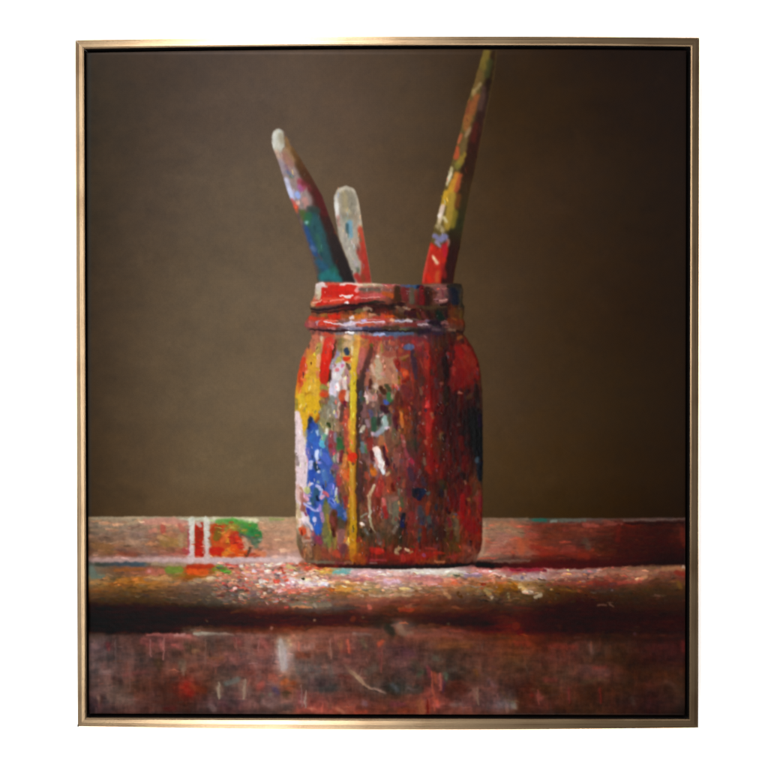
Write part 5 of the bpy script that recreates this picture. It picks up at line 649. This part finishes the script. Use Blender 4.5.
for P, c, a_ in (([(218.6, 683, .9), (219, 690, 1.4), (219, 698, 1)], '#94806c', .8), ([(244.8, 680, .8), (244.4, 690, 1.3), (244, 699, 1)], '#947866', .8), ([(281, 641, 2), (282, 652, 2.6), (283.4, 668, 2.2)], '#b0a098', .6), ([(285, 650, 1), (286, 667, 1.2)], '#a89c9c', .6), ([(279.6, 646, .8), (280, 660, .8)], '#c0b0a4', .6), ([(301, 686, .7), (302, 706, .8)], '#8c6c64', .6), ([(306, 690, .6), (305, 708, .8)], '#a08478', .6),
                 ([(259, 640, .8), (259, 652, .8)], '#94605a', .6), ([(236, 638, .8), (236.6, 650, .7)], '#8c5c50', .5), ([(150, 640, .8), (151, 656, .9)], '#94605c', .6), ([(164, 638, .8), (163, 660, .8)], '#a06860', .6), ([(348, 640, 1), (348.6, 652, 1.1)], '#b85844', .6), ([(330, 640, .7), (331, 658, .8)], '#94685c', .6), ([(382, 650, .7), (381.4, 672, .7)], '#80443c', .5), ([(431, 672, .8), (433, 690, 1), (435, 710, .8)], '#a04c38', .6), ([(440, 674, .9), (441, 690, 1)], '#a05448', .6), ([(428, 700, .7), (428, 713, .7)], '#500f08', .6), ([(477, 688, .9), (478, 704, .9)], '#80604f', .6), ([(115, 640, .7), (115.6, 664, .8)], '#64504c', .5), ([(130, 668, .7), (130, 690, .7)], '#6c4c44', .5), ([(205, 640, .7), (206, 664, .7)], '#7c5c50', .5), ([(538, 690, .8), (539, 704, .7)], '#7c3c34', .6), ([(569, 688, .7), (569, 703, .7)], '#642824', .6), ([(600, 688, .8), (600.4, 703, .8)], '#642018', .6)):
    stroke(P, c, .8, a_, .6)
# impasto crumbs of the shelf, sharp and bright
SM = (Y > 563) & (Y < 606) & (jm < .1)
dabs(420, (214, 330, 563, 604), (1.2, 4), (.45, 1.1), True, .26, 78, SM, ['#f0e4dc', '#e0c4c0', '#c84838', '#8c2c20', '#d8a888', '#6c4c3c'], .6, (.5, 1), 1.3, .1)
dabs(380, (300, 500, 570, 596), (1.5, 6), (.4, 1.), True, .2, 79, SM, ['#f0e0dc', '#e4ccd0', '#c87870', '#a06848', '#c8a880'], .55, (.4, .95), 1.1, .08)
dabs(280, (478, 600, 569, 602), (1.2, 5), (.4, 1.1), True, .26, 80, SM, ['#d8c4a8', '#b89060', '#5c3010', '#a04838', '#94847c'], .5, (.4, .9), 1.1, .08)
dabs(180, (590, 686, 566, 604), (1.5, 6), (.4, 1.), True, .2, 81, SM, ['#a07858', '#7c3028', '#5c4030'], .5, (.3, .8), .9, .06)
dabs(220, (92, 230, 572, 606), (2, 7), (.4, 1.), True, .18, 82, SM, ['#94806c', '#7c5c40', '#3c2414', '#a08468'], .45, (.3, .8), .8, .04)
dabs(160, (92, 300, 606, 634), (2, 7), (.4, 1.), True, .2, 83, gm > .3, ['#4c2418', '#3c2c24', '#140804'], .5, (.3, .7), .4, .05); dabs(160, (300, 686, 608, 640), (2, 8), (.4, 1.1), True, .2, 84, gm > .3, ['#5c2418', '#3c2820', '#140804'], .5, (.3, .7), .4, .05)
BK = (Y > 521) & (Y < 559) & (jm < .1) & (X < 300)
dabs(240, (92, 296, 521, 559), (2, 7), (.4, 1.), True, .14, 85, BK, ['#c0a084', '#7c5844', '#a87058', '#8c7464'], .4, (.25, .7), .6, .03)
dabs(90, (208, 262, 519, 558), (1.5, 5), (.5, 1.1), True, .22, 86, BK, ['#d86028', '#5c8c3c', '#c8a070', '#8c2418'], .5, (.3, .8), .7)
dabs(200, (484, 686, 521, 560), (2, 8), (.4, 1.1), True, .16, 87, (Y > 521) & (Y < 560) & (jm < .1) & (X > 480), ['#a06048', '#80402c', '#3c1410', '#8c7058'], .4, (.25, .7), .6, .03)
for m_, bx, n_, sd in ((b1m, (270, 352, 130, 282), 150, 91), (b2m, (334, 372, 186, 282), 70, 92), (b3m, (420, 497, 52, 282), 140, 93)):
    dabs(n_, bx, (1.5, 5), (.4, .9), False, .2, sd, (m_ > .95) & (jm < .1), ['#d8c8c0', '#b84830', '#4c5c78', '#94783c', '#3c2018'], .22, (.3, .75), .8, .03)
IMG[:] = np.clip(blur(IMG, .45, .45), .004, 1)

# ------------------------------------------------------------------ which part of the picture every bit of paint belongs to
LAB = np.zeros(X.shape, int)
LAB[Y > top_y] = 1                                             # ledge: back board
edge_y = np.interp(X, [80, 300, 480, 560, 640, 700], [561, 562, 565, 566, 563, 561])
LAB[(LAB == 1) & (X > 390)] = 13
LAB[Y > edge_y] = 2                                            # shelf
lip_y = np.interp(X, [80, 200, 290, 380, 440, 520, 600, 700], [604, 606, 610, 613, 615, 610, 610, 611])
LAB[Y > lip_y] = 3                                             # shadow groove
front_y = np.interp(X, [80, 200, 290, 400, 480, 500, 560, 600, 700], [633, 632, 631, 628, 631, 639, 640, 638, 638])
LAB[Y > front_y] = 4                                           # front board
LAB[b1m > .5] = 5; LAB[(b1m > .5) & (Y < 150)] = 6
LAB[b2m > .5] = 7
LAB[b3m > .5] = 8
LAB[jm > .5] = 9
LAB[(jm > .5) & (Y < 335.5)] = 10
dr, _ = chain_sd([(329, 341, 4.6), (326.6, 354, 4.9), (324.6, 370, 5), (324, 379, 4.4)], XW, YW)
dy, _ = chain_sd([(357, 343, 3.4), (356, 354, 3), (354, 366, 2.8), (353.4, 385, 3), (353, 404, 3.1), (352.6, 425, 3), (352.4, 450, 2.9), (352.4, 475, 2.9), (352.6, 500, 3), (353, 525, 3.2), (353, 545, 3.4), (353, 558, 3)], X + .6 * (XW - X), Y)
LAB[(LAB == 9) & (dr < 0)] = 11
LAB[(LAB == 9) & (dy < 0)] = 12
# part number -> (name, number of the part it sits on)
PARTS = {2: ('painted_ledge', None), 1: ('back_board', 2), 13: ('back_board', 2), 3: ('shadow_groove', 2), 4: ('front_board', 2),
         5: ('painted_brush', None), 6: ('handle_tip', 5), 7: ('painted_brush', None), 8: ('painted_brush', None),
         9: ('painted_jar', None), 10: ('jar_neck', 9), 11: ('paint_drip', 9), 12: ('paint_drip', 9)}
PART_LABELS = {1: 'pinkish back board with white, red and green smears', 13: 'dark red-brown back board', 5: 'leaning brush handle with white tip and teal lower end', 7: 'short off-white brush handle streaked with red', 8: 'long brush handle with yellow and red bands, reaching the top edge',
               11: 'short thick red drip', 12: 'long yellow drip running down the whole jar'}
SHEEN_A = (0.00567, -0.00097, 0.00301, -0.00387, 0.0009, -0.00131)
LIGHT_A = (2.0838, -0.034, -0.0746, 0.0056, 0.0452, 0.0107)


# ------------------------------------------------------------------ from picture colour to paint colour
lin = np.where(IMG <= .04045, IMG / 12.92, ((np.clip(IMG, 0, 1) + .055) / 1.055) ** 2.4)
U, V = (X - 384) / 300, (Y - 384) / 340
LIGHT = LIGHT_A[0] + LIGHT_A[1] * U + LIGHT_A[2] * V + LIGHT_A[3] * U * U + LIGHT_A[4] * V * V + LIGHT_A[5] * U * V
SHEEN = .9 * (SHEEN_A[0] + SHEEN_A[1] * U + SHEEN_A[2] * V + SHEEN_A[3] * U * U + SHEEN_A[4] * V * V + SHEEN_A[5] * U * V)[..., None]
ALB = np.clip((lin - SHEEN) / LIGHT[..., None], .0006, .9)


# ------------------------------------------------------------------ materials
def mat(name, base=(.5, .5, .5), rough=.5, metal=0., spec=.5):
    m = bpy.data.materials.new(name); m.use_nodes = True
    b = m.node_tree.nodes['Principled BSDF']
    b.inputs['Base Color'].default_value = (*base, 1); b.inputs['Roughness'].default_value = rough
    b.inputs['Metallic'].default_value = metal; b.inputs['Specular IOR Level'].default_value = spec
    return m, m.node_tree.nodes, m.node_tree.links, b


def paint_mat(name, rough, spec, weave):
    m, n, l, b = mat(name, rough=rough, spec=spec)
    at = n.new('ShaderNodeAttribute'); at.attribute_name = 'paint'
    tc = n.new('ShaderNodeTexCoord')
    ns = n.new('ShaderNodeTexNoise'); ns.inputs['Scale'].default_value = 420; ns.inputs['Detail'].default_value = 3
    l.new(tc.outputs['Object'], ns.inputs['Vector'])
    mx = n.new('ShaderNodeMix'); mx.data_type = 'RGBA'; mx.blend_type = 'MULTIPLY'; mx.inputs['Factor'].default_value = 1
    mr = n.new('ShaderNodeMapRange'); mr.inputs['To Min'].default_value = .94; mr.inputs['To Max'].default_value = 1.06
    l.new(ns.outputs['Fac'], mr.inputs['Value'])
    l.new(at.outputs['Color'], mx.inputs['A']); l.new(mr.outputs['Result'], mx.inputs['B'])
    l.new(mx.outputs['Result'], b.inputs['Base Color'])
    w1 = n.new('ShaderNodeTexWave'); w1.inputs['Scale'].default_value = 190; w1.bands_direction = 'X'; w1.inputs['Distortion'].default_value = 1.5
    w2 = n.new('ShaderNodeTexWave'); w2.inputs['Scale'].default_value = 190; w2.bands_direction = 'Z'; w2.inputs['Distortion'].default_value = 1.5
    l.new(tc.outputs['Object'], w1.inputs['Vector']); l.new(tc.outputs['Object'], w2.inputs['Vector'])
    ad = n.new('ShaderNodeMath'); ad.operation = 'ADD'
    l.new(w1.outputs['Fac'], ad.inputs[0]); l.new(w2.outputs['Fac'], ad.inputs[1])
    bp = n.new('ShaderNodeBump'); bp.inputs['Strength'].default_value = weave; bp.inputs['Distance'].default_value = .0003
    l.new(ad.outputs[0], bp.inputs['Height']); l.new(bp.outputs['Normal'], b.inputs['Normal'])
    rr = n.new('ShaderNodeMapRange'); rr.inputs['To Min'].default_value = rough - .1; rr.inputs['To Max'].default_value = rough + .12
    l.new(ns.outputs['Fac'], rr.inputs['Value']); l.new(rr.outputs['Result'], b.inputs['Roughness'])
    return m


GROUND = paint_mat('thin_oil_paint', .55, .015, .12)
IMPASTO = paint_mat('impasto_oil_paint', .45, .05, .06)


def gold_mat():
    m, n, l, b = mat('brushed_champagne_gold', (.62, .45, .26), .36, 1.)
    b.inputs['Coat Weight'].default_value = 1; b.inputs['Coat Roughness'].default_value = .22; b.inputs['Coat IOR'].default_value = 1.5
    tc = n.new('ShaderNodeTexCoord'); mp = n.new('ShaderNodeMapping')
    mp.inputs['Scale'].default_value = (3, 300, 600)          # long streaks along the rail (its own x axis)
    ns = n.new('ShaderNodeTexNoise'); ns.inputs['Scale'].default_value = 1; ns.inputs['Detail'].default_value = 4
    l.new(tc.outputs['Object'], mp.inputs['Vector']); l.new(mp.outputs['Vector'], ns.inputs['Vector'])
    n2 = n.new('ShaderNodeTexNoise'); n2.inputs['Scale'].default_value = 14; n2.inputs['Detail'].default_value = 3
    l.new(tc.outputs['Object'], n2.inputs['Vector'])
    ad = n.new('ShaderNodeMath'); ad.operation = 'ADD'; l.new(ns.outputs['Fac'], ad.inputs[0]); l.new(n2.outputs['Fac'], ad.inputs[1])
    cr = n.new('ShaderNodeValToRGB'); cr.color_ramp.elements[0].position = .7; cr.color_ramp.elements[0].color = (*GOLD0, 1)
    cr.color_ramp.elements[1].position = 1.3; cr.color_ramp.elements[1].color = (*GOLD1, 1)
    hf = n.new('ShaderNodeMath'); hf.operation = 'MULTIPLY'; hf.inputs[1].default_value = 1.
    l.new(ad.outputs[0], hf.inputs[0]); l.new(hf.outputs[0], cr.inputs['Fac']); l.new(cr.outputs['Color'], b.inputs['Base Color'])
    mr = n.new('ShaderNodeMapRange'); mr.inputs['To Min'].default_value = .2; mr.inputs['To Max'].default_value = .3
    l.new(ns.outputs['Fac'], mr.inputs['Value']); l.new(mr.outputs['Result'], b.inputs['Roughness'])
    bp = n.new('ShaderNodeBump'); bp.inputs['Strength'].default_value = .03; bp.inputs['Distance'].default_value = .0003
    l.new(ns.outputs['Fac'], bp.inputs['Height']); l.new(bp.outputs['Normal'], b.inputs['Normal'])
    return m


GOLD0, GOLD1 = (.24, .13, .055), (.39, .255, .135)
GOLD = gold_mat()


def black_mat():
    m, n, l, b = mat('matt_black_stain', (.008, .006, .005), .8, 0, .1)
    ns = n.new('ShaderNodeTexNoise'); ns.inputs['Scale'].default_value = 60
    cr = n.new('ShaderNodeValToRGB'); cr.color_ramp.elements[0].color = (.004, .003, .003, 1); cr.color_ramp.elements[1].color = (.012, .009, .008, 1)
    l.new(ns.outputs['Fac'], cr.inputs['Fac']); l.new(cr.outputs['Color'], b.inputs['Base Color'])
    return m


BLACK = black_mat()


def wall_mat():
    m, n, l, b = mat('white_wall_paint', (.88, .88, .88), .8, 0, .2)
    ns = n.new('ShaderNodeTexNoise'); ns.inputs['Scale'].default_value = 90; ns.inputs['Detail'].default_value = 4
    bp = n.new('ShaderNodeBump'); bp.inputs['Strength'].default_value = .1; bp.inputs['Distance'].default_value = .001
    l.new(ns.outputs['Fac'], bp.inputs['Height']); l.new(bp.outputs['Normal'], b.inputs['Normal'])
    cr = n.new('ShaderNodeValToRGB'); cr.color_ramp.elements[0].color = (.86, .86, .86, 1); cr.color_ramp.elements[1].color = (.9, .9, .9, 1)
    l.new(ns.outputs['Fac'], cr.inputs['Fac']); l.new(cr.outputs['Color'], b.inputs['Base Color'])
    return m


WALL = wall_mat()


# ------------------------------------------------------------------ objects
def link(name, me, parent=None, mats=()):
    o = bpy.data.objects.new(name, me); col.objects.link(o)
    for m in mats: me.materials.append(m)
    o.parent = parent
    return o


def box_mesh(name, xa, xb, ya, yb, za, zb, bev=0.):
    bm = bmesh.new(); bmesh.ops.create_cube(bm, size=1)
    for v in bm.verts: v.co = ((xa + xb) / 2 + v.co.x * (xb - xa), (ya + yb) / 2 + v.co.y * (yb - ya), (za + zb) / 2 + v.co.z * (zb - za))
    if bev: bmesh.ops.bevel(bm, geom=bm.edges[:], offset=bev, segments=2, affect='EDGES')
    me = bpy.data.meshes.new(name); bm.to_mesh(me); bm.free(); return me


wm = bpy.data.meshes.new('wall')
wm.from_pydata([(-6, DEPTH + .004, -4), (6, DEPTH + .004, -4), (6, DEPTH + .004, 4), (-6, DEPTH + .004, 4)], [], [(0, 1, 2, 3)])
wall = link('wall', wm, None, [WALL]); wall['kind'] = 'structure'

root = bpy.data.objects.new('framed_painting', None); col.objects.link(root)
root['label'] = 'oil painting of a paint-splattered jar with three brushes, in a slim gold frame'
root['category'] = 'painting'

# frame: four mitred rails
frame = bpy.data.objects.new('frame', None); col.objects.link(frame); frame.parent = root
PROFILE = [(0, DEPTH), (0, .0007), (.0002, .0002), (.0007, 0), (.0060, -.0001), (RAIL - .0023, 0), (RAIL - .0003, .0013), (RAIL, .0020), (RAIL, .0060), (RAIL, DEPTH - .006), (RAIL - .006, DEPTH)]


def rail(ang, half_len, half_other, bow=0., bow_in=0.):
    """a rail lying along its own x axis, turned about y to its side of the frame; bow: how far its middle is sprung out"""
    bm = bmesh.new(); rings = []; n = len(PROFILE); N = 24
    for k in range(N + 1):
        t = -1 + 2 * k / N
        rings.append([bm.verts.new((t * (half_len - u), d, half_other - u + (1 - t * t) * (bow + (bow_in - bow) * u / RAIL))) for u, d in PROFILE])
    for k in range(N):
        for i in range(n):
            f = bm.faces.new((rings[k][i], rings[k][(i + 1) % n], rings[k + 1][(i + 1) % n], rings[k + 1][i]))
            f.material_index = 1 if 8 <= i <= 9 else 0
    bm.faces.new(rings[0][::-1]); bm.faces.new(rings[-1])
    bmesh.ops.recalc_face_normals(bm, faces=bm.faces[:])
    me = bpy.data.meshes.new('frame_rail'); bm.to_mesh(me); bm.free()
    o = link('frame_rail', me, frame, [GOLD, BLACK]); o.rotation_euler = (0, ang, 0)
    return o


GAPM = .00012                                    # hairline at the mitres
for ang, a, b, w1, w2 in ((0, W / 2, H / 2, BOW_TOP, BOW_TOP), (math.pi, W / 2, H / 2, BOW_LOW, .0004), (math.pi / 2, H / 2, W / 2, 0, 0), (-math.pi / 2, H / 2, W / 2, 0, 0)):
    rail(ang, a - GAPM, b, w1, w2)
# dark knock on the lower left corner
chip = box_mesh('corner_chip', -W / 2 - .0003, -W / 2 + .0016, -.0003, .012, -H / 2 - .0003, -H / 2 + .0032, .0002)
link('corner_chip', chip, frame, [BLACK])

back = link('backing_board', box_mesh('backing_board', -W / 2 + RAIL + .0003, W / 2 - RAIL - .0003, DEPTH - .005, DEPTH - .001, -H / 2 + RAIL + .0003, H / 2 - RAIL - .0003), root, [BLACK])
edge = box_mesh('canvas_edge', x0 + .0002, x1 - .0002, CY + .0012, DEPTH - .0052, z0 + .0002, z1 - .0002, .0005)

# painted surface: one continuous relief, split into the parts of the picture
hs = HGT.copy()
for _ in range(2):
    p = np.pad(hs, 1, mode='edge'); hs = (p[:-2, 1:-1] + p[2:, 1:-1] + p[1:-1, :-2] + p[1:-1, 2:] + 2 * hs) / 6
rel = np.clip(hs, 0, 2.2) * .00055 + .00004 * N2
yv = CY - rel
# round the canvas over at its border
bd = np.minimum(np.minimum(np.arange(NX), np.arange(NX)[::-1])[None], np.minimum(np.arange(NY), np.arange(NY)[::-1])[:, None])
yv = yv + .0012 * np.clip(1 - bd / 3, 0, 1) ** 2
dzdx = np.gradient(yv, gx, axis=1); dzdz = np.gradient(yv, gz, axis=0)
NRM = np.stack([dzdx, -np.ones_like(yv), dzdz], -1); NRM /= np.linalg.norm(NRM, axis=-1, keepdims=True)
CO = np.stack([GX, yv, GZ], -1)
FL_ = LAB[:-1, :-1]
idx = np.arange(NX * NY).reshape(NY, NX)
quads = np.stack([idx[:-1, :-1], idx[1:, :-1], idx[1:, 1:], idx[:-1, 1:]], -1)


def sheet(name, k, parent, m):
    q = quads[FL_ == k].reshape(-1, 4)
    u, inv = np.unique(q, return_inverse=True)
    me = bpy.data.meshes.new(name)
    me.vertices.add(len(u)); me.vertices.foreach_set('co', CO.reshape(-1, 3)[u].astype(np.float32).ravel())
    me.loops.add(q.size); me.loops.foreach_set('vertex_index', inv.astype(np.int32).ravel())
    me.polygons.add(len(q)); me.polygons.foreach_set('loop_start', np.arange(0, q.size, 4, dtype=np.int32))
    me.update(calc_edges=True)
    me.polygons.foreach_set('use_smooth', np.ones(len(q), bool))
    at = me.color_attributes.new('paint', 'FLOAT_COLOR', 'POINT')
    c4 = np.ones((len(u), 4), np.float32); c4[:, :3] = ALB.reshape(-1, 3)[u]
    at.data.foreach_set('color', c4.ravel())
    me.normals_split_custom_set_from_vertices(NRM.reshape(-1, 3)[u].tolist())
    return link(name, me, parent, [m])


canvas = sheet('canvas', 0, root, GROUND)
link('canvas_edge', edge, canvas, [BLACK])
made = {}
for k, (name, par) in PARTS.items():
    made[k] = sheet(name, k, made[par] if par else root, IMPASTO)
    if k in PART_LABELS: made[k]['label'] = PART_LABELS[k]

# ------------------------------------------------------------------ light
w = bpy.data.worlds.new('World'); sc.world = w; w.use_nodes = True
bg = w.node_tree.nodes['Background']; bg.inputs['Color'].default_value = (1, .96, .9, 1); bg.inputs['Strength'].default_value = .1


def lamp(name, loc, target, sx, sy, power, colr=(1, 1, 1)):
    ld = bpy.data.lights.new(name, 'AREA'); ld.shape = 'RECTANGLE'; ld.size = sx; ld.size_y = sy; ld.energy = power; ld.color = colr
    o = bpy.data.objects.new(name, ld); col.objects.link(o); o.location = loc
    o.rotation_euler = (Vector(target) - Vector(loc)).to_track_quat('-Z', 'Y').to_euler()
    return o


lamp('softbox_lamp', (-.46, -2.9, .1), (-.1, 0, 0), .30, 2.6, 60, (.95, .98, 1))
lamp('added_wall_flood', (-2.3, -1.0, .5), (-.1, 0, 0), .8, 1.6, 56)  # this and the next three: floods added to overexpose the wall to white
lamp('added_wall_flood', (2.3, -1.0, .3), (.1, 0, 0), .8, 1.6, 54)
lamp('added_wall_flood', (0, -1.1, 2.4), (0, 0, .1), 1.8, .6, 70)
lamp('added_wall_flood', (0, -1.1, -2.4), (0, 0, -.1), 1.8, .6, 66)

sc.view_settings.view_transform = 'Standard'; sc.view_settings.look = 'None'; sc.view_settings.exposure = 0
sc.render.engine = 'CYCLES'; sc.cycles.max_bounces = 6
